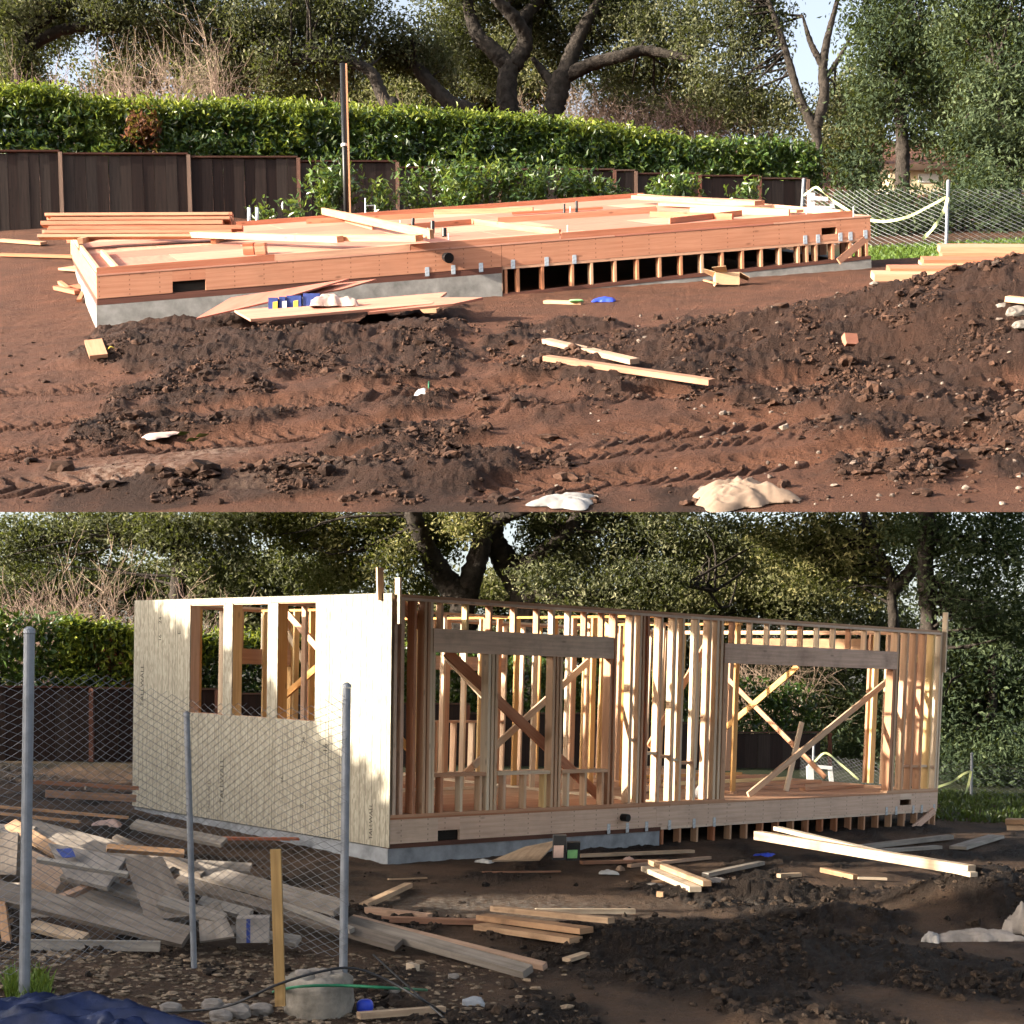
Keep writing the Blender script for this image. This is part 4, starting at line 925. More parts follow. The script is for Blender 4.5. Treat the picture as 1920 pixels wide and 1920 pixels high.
# ------------------------------------------------------------ things lying about the upper yard
def on1(c, r, lift): return G1(c, r, lift)
GL = "loose boards on the ground of the upper yard"
lumber("plywood_sheet", "plywood sheet leaning low against the concrete footing over the blue packages", W(380, 598, 17.75), W(690, 537, 18.35), .55, .018, 'ply', nrm(V3(.0, -.35, 1)), "plywood sheets by the footing", "plywood") if False else None
def sheet(name, label, C4, t, mat, group=None, cat="plywood"):
    C4 = [np.asarray(p) for p in C4]; n = nrm(np.cross(C4[1] - C4[0], C4[3] - C4[0])); n = n if n[2] > 0 else -n
    return tag(hexa(name, C4 + [p + n * t for p in C4], M[mat]), label, cat, group)
GPW = "plywood sheets by the concrete footing"
sheet("plywood_sheet", "plywood sheet propped against the footing above the blue packages", [W(368, 600, 17.7), W(515, 566, 17.9), W(655, 525, 18.75), W(433, 561, 18.6)], .02, 'ply', GPW)
sheet("plywood_sheet", "narrow second plywood sheet leaning behind the propped one", [W(520, 565, 18.3), W(640, 545, 18.5), W(706, 526, 18.85), W(600, 538, 18.8)], .02, 'ply', GPW)
sheet("plywood_sheet", "long plywood sheet lying flat in the mud before the blue packages", [W(470, 603, 17.0), W(810, 574, 17.35), W(838, 552, 18.3), W(440, 586, 17.8)], .03, 'ply', GPW)
sheet("plywood_sheet", "pointed plywood offcut overlapping the long flat sheet's right end", [W(690, 590, 17.2), W(850, 574, 17.3), W(906, 562, 17.5), W(800, 562, 17.9)], .03, 'ply', GPW)
for i, (c0, c1, rt, rb, lab, stripe) in enumerate(((503, 522, 558, 584, "dark blue package at the left end under the propped plywood", 'yellow'), (523, 536, 556, 583, "white topped blue package second from the left under the plywood", 'white'), (537, 566, 554, 582, "blue package with a yellow emblem under the propped plywood", 'yellow'), (568, 601, 550, 580, "wide blue package with a pale label nearest the crumpled bag", 'white'))):
    d = 17.72 + .02 * i; a = W(c0, rb, d); b = W(c1, rt, d)
    t = thing("package", a, lab, "package", "blue packages under the propped plywood")
    ct = hexa("carton", [V3(a[0], d, a[2]), V3(b[0] - .01, d, a[2]), V3(b[0] - .01, d + .14, a[2]), V3(a[0], d + .14, a[2]), V3(a[0], d, b[2]), V3(b[0] - .01, d, b[2]), V3(b[0] - .01, d + .14, b[2]), V3(a[0], d + .14, b[2])], M['bluebox'], t)
    m_ = a[0] + (b[0] - a[0]) * .45; hexa("label_patch", [V3(m_, d - .004, a[2] + .03), V3(m_ + .06, d - .004, a[2] + .03), V3(m_ + .06, d - .001, a[2] + .03), V3(m_, d - .001, a[2] + .03), V3(m_, d - .004, a[2] + .12), V3(m_ + .06, d - .004, a[2] + .13), V3(m_ + .06, d - .001, a[2] + .13), V3(m_, d - .001, a[2] + .12)], M[stripe], ct)
def rbox(name, c, sx, sy, sz, rz, mat, parent, tiltx=0.0):
    R = Matrix.Rotation(rz, 3, 'Z') @ Matrix.Rotation(tiltx, 3, 'X'); P = []
    for k in (0, 1):
        for x, y in ((-1, -1), (1, -1), (1, 1), (-1, 1)): P.append(np.asarray(c) + np.array(R @ Vector((x * sx / 2, y * sy / 2, k * sz))))
    return hexa(name, P, mat, parent)
def cloth(name, label, c, size, mat, seed, cat, group=None, n=56, folds=.6, h=None, rot=0.0, sharp=.5):
    """crumpled sheet or bag: a closed heap with folds."""
    u = np.linspace(-1.38, 1.38, n); a, b = np.meshgrid(u, u); r = np.sqrt(a * a + b * b); th = np.arctan2(b, a)
    edge = 1 + .22 * np.sin(3 * th + seed) + .12 * np.sin(7 * th + 2 * seed); m = np.clip(1 - (r / edge / 1.0) ** 2.2, 0, 1)
    wx = a + .25 * fbm(a * 1.7, b * 1.7, 2, seed + 11); wy = b + .25 * fbm(a * 1.7 + 5, b * 1.7, 2, seed + 13)
    cre = fbm(wx * 1.7 + seed, wy * 2.6, 3, seed, .5, True)
    z = m ** sharp * (.75 + .45 * folds * cre + .35 * fbm(a * 1.1, b * 1.1 + seed, 2, seed + 3))
    z = np.maximum(z, 0); k = np.minimum(1, edge / np.maximum(r, 1e-6)); a2 = a * np.minimum(k, 1); b2 = b * np.minimum(k, 1)
    cs, sn = math.cos(rot), math.sin(rot); x = a2 * size[0]; y = b2 * size[1]
    X = c[0] + x * cs - y * sn; Y = c[1] + x * sn + y * cs; Z0 = h(X, Y, False) if h else np.full_like(X, c[2]); P = np.stack([X, Y, Z0 + .01 + z * size[2]], -1).reshape(-1, 3)
    return tag(mesh_obj(name, P, grid_faces(n, n), M[mat], smooth=True), label, cat, group)
cloth("crumpled_bag", "crumpled pinkish paper bag beside the blue packages", W(628, 581, 17.6), (.28, .16, .19), 'paper', 3, "bag")
cloth("plastic_bag", "white plastic sack at the front edge of the upper yard, left of the tan one", V3((1062 - CX) / F * 9.2, 9.26, 0), (.21, .16, .055), 'sack', 5, "bag", None, 60, .5, h1, 0.0, .75)
cloth("cloth_sack", "pale tan crumpled sack at the front edge of the upper yard", V3((1388 - CX) / F * 9.05, 9.10, 0), (.31, .20, .125), 'cloth', 8, "sack", None, 70, .8, h1, 0.0, .75)
lumber("board", "lower of two muddy boards crossing the tyre tracks", G1(1024, 694, .05), G1(1335, 742, .05), .09, .05, 'plank_dirty', DN, GL)
lumber("board", "upper of two muddy boards crossing the tyre tracks, half buried", G1(1024, 660, .04), G1(1190, 702, .04), .10, .05, 'plank_dirty', DN, GL)
lumber("board", "short stake board lying by the yellow cord in the dark ridge", G1(175, 655, .06), G1(185, 685, .06), .20, .04, 'fir_pale', DN, GL)
p = G1(200, 668, .05); v, f = polytube(smooth_path([p, p + V3(.05, -.02, .05), p + V3(.10, 0, .03), p + V3(.16, .02, .02)], 12), .007, 6); tag(mesh_obj("yellow_cord", v, f, M['yellow']), "short yellow cord beside the stake board", "cord")
cloth("plastic_wrapper", "crumpled white and green wrapper in the mud of the upper yard", V3(*G1(793, 748)), (.07, .06, .09), 'white', 11, "wrapper", None, 22, .6, h1)
p = G1(804, 742, .1); tag(rock("wrapper_scrap", p, (.008, .012, .035), M['green'], 3, None, .2, ICO1), "green scrap of wrapper standing in the mud", "scrap")
p = G1(1596, 660, .10); tag(rbox("brick", p + V3(0, 0, -.05), .13, .07, .12, .25, M['brick'], None, -.35), "red brick lying in the hollow of the dirt mound", "brick")
for i, (c, r, lab) in enumerate(((340, 822, "upper fallen green leaf beside the pink scrap"), (358, 834, "lower fallen green leaf beside the pink scrap"), (376, 826, "small green leaf furthest from the pink scrap"))):
    p = G1(c, r, .03); leaf_pts = [p + V3(-.04, 0, .0), p + V3(0, -.04, .02), p + V3(.07, .02, .03), p + V3(.01, .05, .01)]
    tag(mesh_obj("fallen_leaf", leaf_pts + [q + V3(0, 0, -.003) for q in leaf_pts], [(0, 1, 2, 3), (7, 6, 5, 4)], M['leafy']), lab, "leaf", "fallen green leaves in the mud")
cloth("paper_scrap", "flat pink scrap trodden into the mud near the green leaves", V3(*G1(298, 818)), (.17, .14, .025), 'paper', 13, "scrap", None, 20, .5, h1)
# open cardboard box
d = 19.3; a = G1(1362, 536); bx = thing("cardboard_box", a, "open brown cardboard box on the bare earth before the deck", "box")
for dx, dy, rz in ((0, -.11, 0), (0, .11, 0), (-.17, 0, 1.571), (.17, 0, 1.571)):
    rbox("side_panel", a + V3(dx, dy, -.02), .34 if rz == 0 else .215, .006, .18, rz, M['card'], bx)
for q in (([-.17, -.11, .16], [.0, -.11, .16], [-.05, -.25, .20], [-.24, -.22, .19]), ([.17, -.11, .16], [.17, .11, .16], [.33, .10, .10], [.31, -.12, .08]), ([-.17, .11, .16], [-.17, -.11, .16], [-.33, -.06, .22], [-.3, .13, .23])):
    Q = [a + np.array(p_) for p_ in q]; hexa("flap", Q + [p_ + V3(0, 0, .006) for p_ in Q], M['card'], bx)
lumber("board", "pale board end with green paint lying before the pony wall", G1(1022, 570, .03), G1(1092, 572, .03), .10, .04, 'fir_pale', DN, GL)
p = G1(1080, 573, .06); tag(rock("paint_mark", p, (.10, .05, .02), M['lime'], 6, None, .2, ICO1), "green painted tip beside the pale board end", "scrap")
cloth("blue_glove", "blue glove lying on the dark ridge before the deck", V3(*G1(1135, 566)), (.15, .09, .07), 'blue', 17, "glove", None, 20, .5, h1)
# boards left of the platform and small offcuts
for i, (q, w_, t_, mt, lab) in enumerate((((0, 482, 168, 488), .12, .05, 'fir_pale', "long thin board lying on the earth at the left of the deck"), ((0, 455, 82, 462), .16, .05, 'fir_pale', "board by the foot of the fence at the left edge"), ((122, 508, 160, 512), .30, .04, 'fir', "square plywood offcut beside the deck's left side"), ((140, 542, 170, 544), .26, .05, 'fir', "square offcut by the footing's left corner"),
      ((105, 545, 145, 555), .10, .06, 'fir', "short red offcut left of the footing's corner"), ((112, 535, 128, 548), .07, .05, 'fir_pale', "narrow splinter leaning among the offcuts"), ((148, 570, 156, 556), .07, .04, 'fir_pale', "small upright offcut below the square one"), ((128, 456, 160, 458), .09, .08, 'fir', "block under the end of the lumber stack"),
      ((780, 590, 822, 590), .14, .05, 'fir_pale', "wood block under the pointed plywood offcut"), ((235, 606, 265, 606), .06, .03, 'fir_pale', "short pale splinter before the footing"), ((770, 588, 802, 584), .08, .04, 'fir', "thin block beside the one under the plywood"), ((1320, 532, 1345, 540), .03, .02, 'fir_pale', "splinter beside the cardboard box"))):
    lumber("board", lab, G1(q[0], q[1], .05), G1(q[2], q[3], .06), w_, t_, mt, DN, GL)
# lumber stack at the right
for i, (c0, c1, r, d, mt) in enumerate(((1636, 1990, 517, 18.9, 'fir_pale'), (1665, 1990, 506, 19.2, 'fir'), (1725, 1990, 494, 19.5, 'fir'), (1729, 1990, 487, 19.5, 'fir'), (1764, 1990, 477, 19.9, 'fir'), (1760, 1990, 466, 19.9, 'fir'))):
    nm = ("lowest", "second", "third", "fourth", "fifth", "topmost")[i]
    lumber("board", f"{nm} board of the wide lumber pile behind the dirt mound", W(c0, r, d), W(c1, r + 1, d - .3), .5, (.09 if i not in (2, 3) else .05), mt, DN, "wide lumber pile behind the dirt mound")
for i, (c, r, s_) in enumerate(((1905, 590, .07), (1880, 580, .05), (1700, 520, .05), (1640, 535, .045), (1915, 615, .06))):
    tag(rock("stone", G1(c, r, .02), (s_ * 1.3, s_, s_ * .7), M['stone'], 40 + i, None, .3, ICO2), ("grey stone high on the dirt mound's right flank", "smaller grey stone beside the one on the mound's flank", "pale stone near the top of the mound", "pale stone at the mound's left shoulder", "grey stone lowest at the right edge of the mound")[i], "stone", "stones on the dirt mound")
lumber("board", "splintered board end sticking out of the dirt mound", G1(1888, 580, .10), G1(1960, 592, .12), .07, .05, 'fir_pale', DN, GL)

# ============================================================ LOWER YARD
# ------------------------------------------------------------ framed house
HO = W(730, 1583, 17.3); HU_, HV_ = 11.43, 6.02
U2 = (W(1757, 1517, 24.35) - HO) / HU_; V2 = (W(250, 1505.5, 21.48) - HO) / HV_; W2 = V3(.018, 0, 1.0)
HT = 3.13
def P2(u, v, w): return HO + u * U2 + v * V2 + w * (W2 + V3(.034 * (u / 11.43) - .006, 0, 0))
def fu(px, v=0.0, w=1.5):
    t = (px - CX) / F; b = HO + v * V2 + w * W2; return (t * b[1] - b[0]) / (U2[0] - t * U2[1])
def fv(px, u=0.0, w=1.5):
    t = (px - CX) / F; b = HO + u * U2 + w * W2; return (t * b[1] - b[0]) / (V2[0] - t * V2[1])
def fw(row, p): return (E + (HY - row) / F * p[1]) - p[2]
def FR(px, row, v=0.0):      # point on a plane parallel to the front wall
    u = fu(px, v, 1.5); b = P2(u, v, 0); w = fw(row, b); u = fu(px, v, w); return P2(u, v, fw(row, P2(u, v, 0)))
def EN(px, row, u=0.0):      # point on a plane parallel to the end walls
    v = fv(px, u, 1.5); b = P2(u, v, 0); w = fw(row, b); v = fv(px, u, w); return P2(u, v, fw(row, P2(u, v, 0)))
fh = thing("framed_house", P2(0, 0, -.3), "timber house frame with one sheathed end wall standing in the lower yard", "house frame")
def box2(name, u0, u1_, v0, v1, w0, w1, mat, parent=None):
    parent = parent or fh
    return hexa(name, [P2(u0, v0, w0), P2(u1_, v0, w0), P2(u1_, v1, w0), P2(u0, v1, w0), P2(u0, v0, w1), P2(u1_, v0, w1), P2(u1_, v1, w1), P2(u0, v1, w1)], M[mat], parent)
FL, SB, TP = .325, .363, 3.055       # floor top, stud foot, stud head
rs = random.Random(5)
def studmat(): return rs.choice(['stud'] * 6 + ['stud_o'] * 2 + ['stud_r'] * 2)
def stud_f(u, v0=0.0, d=.13, w0=SB, w1=TP, mat=None, t=.038, name="stud"): return box2(name, u - t / 2, u + t / 2, v0, v0 + d, w0 + .001, w1 - .001, mat or studmat())
def stud_e(v, u0, d=.13, w0=SB, w1=TP, mat=None, t=.038, name="stud"): return box2(name, u0, u0 + d, v - t / 2, v + t / 2, w0 + .001, w1 - .001, mat or studmat())
# footing and floor
us2 = fu(1240, 0, 0)
box2("stem_wall", -.0, us2, .03, .2, -.62, -.062, 'concrete_cool'); box2("stem_wall", .02, .2, .21, HV_, -.55, -.062, 'concrete_cool')
box2("stem_wall", us2 + .005, HU_, .03, .2, -.8, -.40, 'concrete_cool'); box2("stem_wall", HU_ - .2, HU_, .21, HV_, -.8, -.40, 'concrete_cool')
box2("mud_sill", .01, us2, .015, .15, -.06, -.002, 'mudsill'); box2("mud_sill", us2 + .005, HU_, .015, .15, -.398, -.35, 'mudsill')
box2("top_plate", us2 + .005, HU_, .012, .14, -.042, -.002, 'rim')
uv_ = fu(821, 0, .1), fu(862, 0, .1)
box2("rim_joist", 0, uv_[0], 0, .04, 0, .30, 'rim'); box2("rim_joist", uv_[0], uv_[1], 0, .04, .135, .30, 'rim'); box2("rim_joist", uv_[1], 4.6, 0, .04, 0, .30, 'rim')
uw_ = fu(1687, 0, .1), fu(1708, 0, .1)
box2("rim_joist", 4.604, uw_[0], 0, .04, 0, .30, 'rim'); box2("rim_joist", uw_[0], uw_[1], 0, .04, .0, .10, 'rim'); box2("rim_joist", uw_[0], uw_[1], 0, .04, .20, .30, 'rim'); box2("rim_joist", uw_[1], HU_, 0, .04, 0, .30, 'rim')
box2("rim_joist", 0, .04, .041, HV_, 0, .30, 'rim'); box2("rim_joist", HU_ - .04, HU_, .041, HV_, 0, .30, 'rim'); box2("rim_joist", .04, HU_ - .04, HV_ - .04, HV_, 0, .30, 'rim')
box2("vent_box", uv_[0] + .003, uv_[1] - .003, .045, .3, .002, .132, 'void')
for i in range(5):
    vv = [-.004, 1.2, 2.41, 3.62, 4.83, HV_ + .004]; uu = [-.004] + list(np.arange(1.22 if i % 2 else 2.44, HU_ - .4, 2.44)) + [HU_ + .004]
    for a, b in zip(uu[:-1], uu[1:]): box2("plywood_sheet", a + .002, b - .002, vv[i] + .002, vv[i + 1] - .002, .302, FL, 'floor')
u = us2 + .05
while u < HU_ - .03:
    stud_f(u, .018, .11, -.35, -.043, 'fir_pale', name="cripple_stud"); u += .36
stud_f(HU_ - .03, .018, .11, -.35, -.043, 'fir_pale', name="cripple_stud")
for v in np.arange(.6, HV_, .7): stud_e(v, HU_ - .13, .11, -.35, -.003, 'fir_pale', name="cripple_stud")
beam("diagonal_brace", FR(1710, 1556, -.03), FR(1752, 1520, -.03), .035, .11, M['rim'], fh)
for px in (1141, 1176, 1212, 1255, 1301, 1339, 1662, 1680, 1712, 1728, 1751):
    ua = fu(px, 0, .02); box2("metal_strap", ua - .028, ua + .028, -.007, -.001, -.05, .09, 'strap')
ub = fu(1167, 0, .17); v, f = polytube([P2(ub, .02, .17), P2(ub, -.11, .17)], .055, 14); mesh_obj("drain_pipe", v, f, M['abs'], fh)
# plates
box2("sole_plate", 0, fu(1360, 0, .34), 0, .13, FL + .001, SB, 'stud'); box2("sole_plate", fu(1662, 0, .34), HU_, 0, .13, FL + .001, SB, 'stud')
box2("top_plate", .0, 5.2, 0, .13, TP, TP + .036, 'beam'); box2("top_plate", 5.204, HU_, 0, .13, TP, TP + .036, 'beam'); box2("top_plate", .14, 6.4, 0, .13, TP + .038, HT - .002, 'stud'); box2("top_plate", 6.404, HU_ - .14, 0, .13, TP + .038, HT - .002, 'stud')
for nm, w0, w1 in (("sole_plate", FL + .001, SB), ("top_plate", TP, TP + .036), ("top_plate", TP + .038, HT - .002)):
    box2(nm, .0, .13, .14, HV_, w0, w1, 'stud'); box2(nm, .14, HU_ - .14, HV_ - .13, HV_, w0, w1, 'stud')
    if w0 > 1: box2(nm, HU_ - .13, HU_, .14, HV_ - .14, w0, w1, 'stud')
# front wall: two headers with openings
H0, H1 = 2.42, 2.72
o1 = fu(811), fu(1146); o2 = fu(1352), fu(1672)
box2("header", o1[0], o1[1], -.012, .12, H0, H1, 'beam'); box2("header", o2[0], o2[1], -.012, .12, H0, H1, 'beam')
for px in (742, 755): stud_f(fu(px), 0, .13, t=.045, mat='beam')
for px in (778, 797, 804): stud_f(fu(px), .0, .13, mat={778: 'stud_r', 797: 'stud', 804: 'stud'}[px])
stud_f(o1[0] - .02, 0, .13, w1=TP, mat='stud')
stud_f(o1[0] + .025, 0, .13, w1=H0, mat='stud')
for px in (831, 878, 922, 967, 1010, 1038, 1068, 1098, 1130): stud_f(fu(px, 0, 2.9), 0, .09, H1, TP, 'stud' if px != 878 else 'stud_o', name="cripple_stud")
for px in (917, 924, 931, 1037, 1044, 1051): stud_f(fu(px), 0, .13, SB, H0, 'stud', t=.042)
for px in (1143, 1151): stud_f(fu(px), 0, .13, SB, TP if px > 1146 else H0, 'stud')
for a, b in ((o1[0] + .045, fu(913)), (fu(935), fu(1033)), (fu(1055), o1[1] - .06)):
    box2("window_sill", a, b, -.004, .13, .82, .865, 'stud')
    for q in np.linspace(a + .12, b - .08, 3): stud_f(q, 0, .10, SB, .82, studmat(), name="cripple_stud")
for px in (1182, 1197, 1203, 1211, 1236, 1261, 1276, 1303, 1326): stud_f(fu(px), 0, .13, mat={1211: 'stud_r', 1197: 'stud', 1203: 'stud'}.get(px, 'stud'))
for px in (1340, 1348): stud_f(fu(px), 0, .13, mat='stud', t=.05)
stud_f(o2[0] + .05, 0, .14, SB, H0, 'stud', t=.09); stud_f(o2[1] - .05, 0, .13, SB, H0, 'stud', t=.06); stud_f(o2[1] + .03, 0, .13, mat='stud', t=.05)
for px in (1372, 1405, 1437, 1468, 1499, 1529, 1559, 1588, 1617, 1642): stud_f(fu(px, 0, 2.9), 0, .09, H1, TP, 'stud', name="cripple_stud", t=.03)
for px in (1692, 1708, 1725, 1741, 1754): stud_f(fu(px), 0, .13, mat='stud' if px != 1741 else 'stud_o')
stud_f(HU_ - .02, 0, .13, mat='stud')
# blocking rows between the studs
for a, b, w in ((1182, 1197, 1.25), (1211, 1236, 1.05), (1236, 1261, 1.0), (1261, 1276, .95), (1276, 1303, .9), (1692, 1708, .75), (1708, 1725, .74), (1725, 1741, .74), (1741, 1754, .72)):
    box2("blocking", fu(a) + .02, fu(b) - .02, .02, .12, w, w + .04, 'stud')
# back wall
for u in np.arange(.2, HU_ - .1, .4064):
    if not (1.6 < u < 2.6 or 5.6 < u < 7.0): stud_f(u, HV_ - .13, .13)
for a, b in ((1.5, 2.7), (5.5, 7.1)):
    box2("header", a, b, HV_ - .12, HV_, 2.2, 2.45, 'stud_r'); box2("window_sill", a, b, HV_ - .13, HV_, 1.25, 1.29, 'stud')
    for u in np.arange(a + .1, b, .4064): stud_f(u, HV_ - .13, .13, SB, 1.25, name="cripple_stud"); stud_f(u + .15, HV_ - .1, .09, 2.45, TP, name="cripple_stud")
# far end wall with its wide opening, lit header
va, vb = fv(1618, HU_), fv(1372, HU_)
for px in (1628, 1637, 1660, 1690, 1712, 1733): stud_e(fv(px, HU_), HU_ - .13, .13, mat='stud_o' if px in (1637,) else 'stud', t=.045)
box2("header", HU_ - .12, HU_ - .02, va, vb, 2.62, 2.98, 'plank')
for v in np.arange(vb + .05, HV_ - .1, .4064): stud_e(v, HU_ - .13, .13)
# sheathed end wall: studs behind the boards
w1_ = [(fv(358), fv(420)), (fv(437), fv(503)), (fv(522), fv(593))]; wb = [fw(1335, EN(358, 1335) * 0 + P2(0, fv(358), 0)), fw(1343, P2(0, fv(470), 0)), fw(1352, P2(0, fv(593), 0))]
wt = fw(1131, P2(0, fv(470), 0)); wlo = float(np.mean(wb))
for v in (.16, .56, .96, 1.36, 5.0, 5.4, 5.8): stud_e(v, .001, .13, mat='stud')
for a, b in w1_:
    a, b = max(a, b), min(a, b)
    for v in (a + .03, b - .03): stud_e(v, .001, .14, mat=rs.choice(['stud_r', 'stud_o', 'stud_r']), t=.05)
    box2("window_sill", .001, .14, b, a, wlo - .045, wlo - .003, 'stud_r'); box2("header", .001, .13, b, a, wt + .003, TP - .02, 'stud_r')
def osb_panel(v0, v1, w0, w1):
    v0, v1 = min(v0, v1), max(v0, v1)
    P = [P2(-.002, v0, w0), P2(-.002, v1, w0), P2(-.002, v1, w1), P2(-.002, v0, w1)]; P = P + [p - U2 * .013 for p in P]
    uv0 = [(v0, w0), (v1, w0), (v1, w1), (v0, w1)]; fcs = [(0, 1, 2, 3), (4, 7, 6, 5), (0, 4, 5, 1), (1, 5, 6, 2), (2, 6, 7, 3), (3, 7, 4, 0)]
    uv = [uv0[i % 4] for q in fcs for i in q]
    return mesh_obj("sheathing_panel", np.array(P), np.array(fcs), M['osb'], fh, uv=uv)
edges = [-.012, 1.21, 2.43, 3.65, 4.87, HV_ + .01]; wtop, wbot = HT + .005, -.045
g_ = .004
R3, L3, R2, L2, R1, L1 = min(w1_[2]), max(w1_[2]), min(w1_[1]), max(w1_[1]), min(w1_[0]), max(w1_[0])
osb_panel(edges[0], edges[1] - g_, wbot, wtop)
osb_panel(edges[1] + g_, R3, wlo, wtop) if R3 > edges[1] else None
for a, b in zip(edges[1:4], edges[2:5]): osb_panel(a + g_, b - g_, wbot, wlo - g_)
osb_panel(edges[1] + g_ if R3 <= edges[1] else R3, L1, wt, wtop)
osb_panel(L3, R2, wlo, wt - g_); osb_panel(L2, R1, wlo, wt - g_)
osb_panel(L1 + g_, max(edges[4], L1 + .02) - g_, wlo, wtop)
osb_panel(edges[4] + g_, edges[5], wbot, wtop)
# printed stamps on the sheathing
def stamp(txt, v, w, h, parent=None):
    cu = bpy.data.curves.new("stamp", 'FONT'); cu.body = txt; cu.size = h * 1.55; cu.extrude = 0.0
    ob = bpy.data.objects.new("stamp_tmp", cu); COL.objects.link(ob); dg = bpy.context.evaluated_depsgraph_get(); me = bpy.data.meshes.new_from_object(ob.evaluated_get(dg))
    vs = np.array([q.co[:] for q in me.vertices]); fs = [tuple(p.vertices) for p in me.polygons]; bpy.data.objects.remove(ob); bpy.data.curves.remove(cu); bpy.data.meshes.remove(me)
    Pv = [P2(-.0175, v + q[1], w + q[0]) for q in vs]
    mesh_obj("printed_lettering", np.array(Pv), fs, M['ink'], fh)
for txt, px, row, h in (("TALLWALL", 272, 1325, .085), ("TALLWALL", 424, 1508, .085), ("TALLWALL", 399, 1525, .06), ("TALLWALL", 704, 1575, .06), ("24", 304, 1170, .07), ("16", 304, 1203, .07), ("E", 340, 1190, .07), ("16", 536, 1468, .06), ("8", 574, 1515, .06), ("16", 618, 1412, .08), ("24", 576, 1395, .06)):
    p = fv(px); stamp(txt, p, fw(row, P2(0, p, 0)), h)
# stakes standing up at the corners
beam("stake", EN(716, 1125, -.03), EN(715, 1064, -.03), .035, .09, M['stud'], fh, up=U2)
beam("stake", FR(749, 1170, -.03), FR(750, 1083, -.03), .035, .09, M['stud'], fh, up=V2)
beam("stake", P2(HU_ - .05, -.025, 2.4), P2(HU_ - .05, -.025, 3.45), .035, .09, M['stud'], fh, up=V2)
# inner stud walls
for v, a, b in ((3.1, .5, 4.6), (2.2, 5.0, 7.2)):
    box2("sole_plate", a, b, v, v + .09, FL + .001, SB, 'stud'); box2("top_plate", a, b, v, v + .09, TP, TP + .036, 'stud')
    for u in np.arange(a + .05, b, .4064): stud_f(u, v, .09)
for u, a, b in ((2.0, 3.25, 5.8), (4.75, .2, 5.8), (7.3, .9, 4.4)):
    box2("sole_plate", u, u + .09, a, b, FL + .001, SB, 'stud'); box2("top_plate", u, u + .09, a, b, TP, TP + .036, 'stud_o')
    for v in np.arange(a + .05, b, .4064): stud_e(v, u, .09, mat=rs.choice(['stud', 'stud_o', 'stud_o']))
# braces
for a, b, mt, w_ in ((FR(838, 1222, .25), FR(1122, 1492, .25), 'stud_r', .14), (FR(888, 1436, .5), FR(1102, 1240, .5), 'stud', .09), (FR(838, 1232, 1.6), FR(920, 1320, 1.6), 'stud', .1), (FR(870, 1452, 1.5), FR(912, 1412, 1.5), 'stud', .09), (FR(1215, 1400, .4), FR(1340, 1170, .4), 'stud', .09),
        (EN(1358, 1364, HU_ - 1.5), EN(1490, 1249, HU_ - 1.5), 'stud_o', .10), (EN(1362, 1275, HU_ - .3), EN(1546, 1457, HU_ - .3), 'stud', .09), (FR(1402, 1491, .4), FR(1664, 1272, .4), 'stud', .10), (FR(1473, 1483, .9), FR(1500, 1354, .9), 'stud', .09), (FR(752, 1130, .2), FR(800, 1182, .2), 'stud_r', .14), (FR(745, 1380, 1.5), FR(772, 1410, 1.5), 'stud_o', .10),
        (FR(1690, 1255, .25), FR(1745, 1205, .25), 'stud_o', .09), (EN(527, 1135, 1.4), EN(597, 1215, 1.4), 'stud_r', .10), (EN(533, 1306, 1.2), EN(597, 1250, 1.2), 'stud_o', .10), (EN(530, 1170, 2.2), EN(597, 1290, 2.2), 'stud', .09)):
    beam("diagonal_brace", a, b, .038, w_, M[mt], fh, up=V3(0, 0, 1))
# lumber stored on its floor
GF = "boards stored on the framed house's floor"
for i, (a, b, w_, mt, lab) in enumerate((((7.6, 3.9), (11.1, 3.9), .12, 'stud_o', "rearmost board on the floor behind the wide doorway"), ((7.4, 3.2), (11.1, 3.3), .14, 'stud', "second board from the back on the floor behind the wide doorway"), ((7.5, 2.5), (11.0, 2.7), .12, 'stud_o', "middle board on the floor behind the wide doorway"), ((7.3, 1.9), (10.9, 2.0), .14, 'stud', "fourth board on the floor behind the wide doorway"), ((7.2, 1.3), (9.6, 1.35), .10, 'stud_r', "red board nearest the doorway on the framed house's floor"), ((9.0, .9), (10.7, 1.0), .12, 'stud', "short board just inside the wide doorway"))):
    tag(beam("board", P2(a[0], a[1], FL + .03 + .0), P2(b[0], b[1], FL + .03), w_, .055, M[mt]), lab, "board", GF)
tag(beam("board", P2(5.3, 1.2, FL + .05), P2(6.6, 1.9, FL + .06), .12, .08, M['stud']), "short board lying among the studs inside the framed house", "board", GF)
tag(rock("work_bag", P2(fu(1325, .4), .5, FL + .09), (.09, .07, .10), M['white'], 91, None, .25, ICO2), "pale bag standing on the floor between the middle studs", "bag")

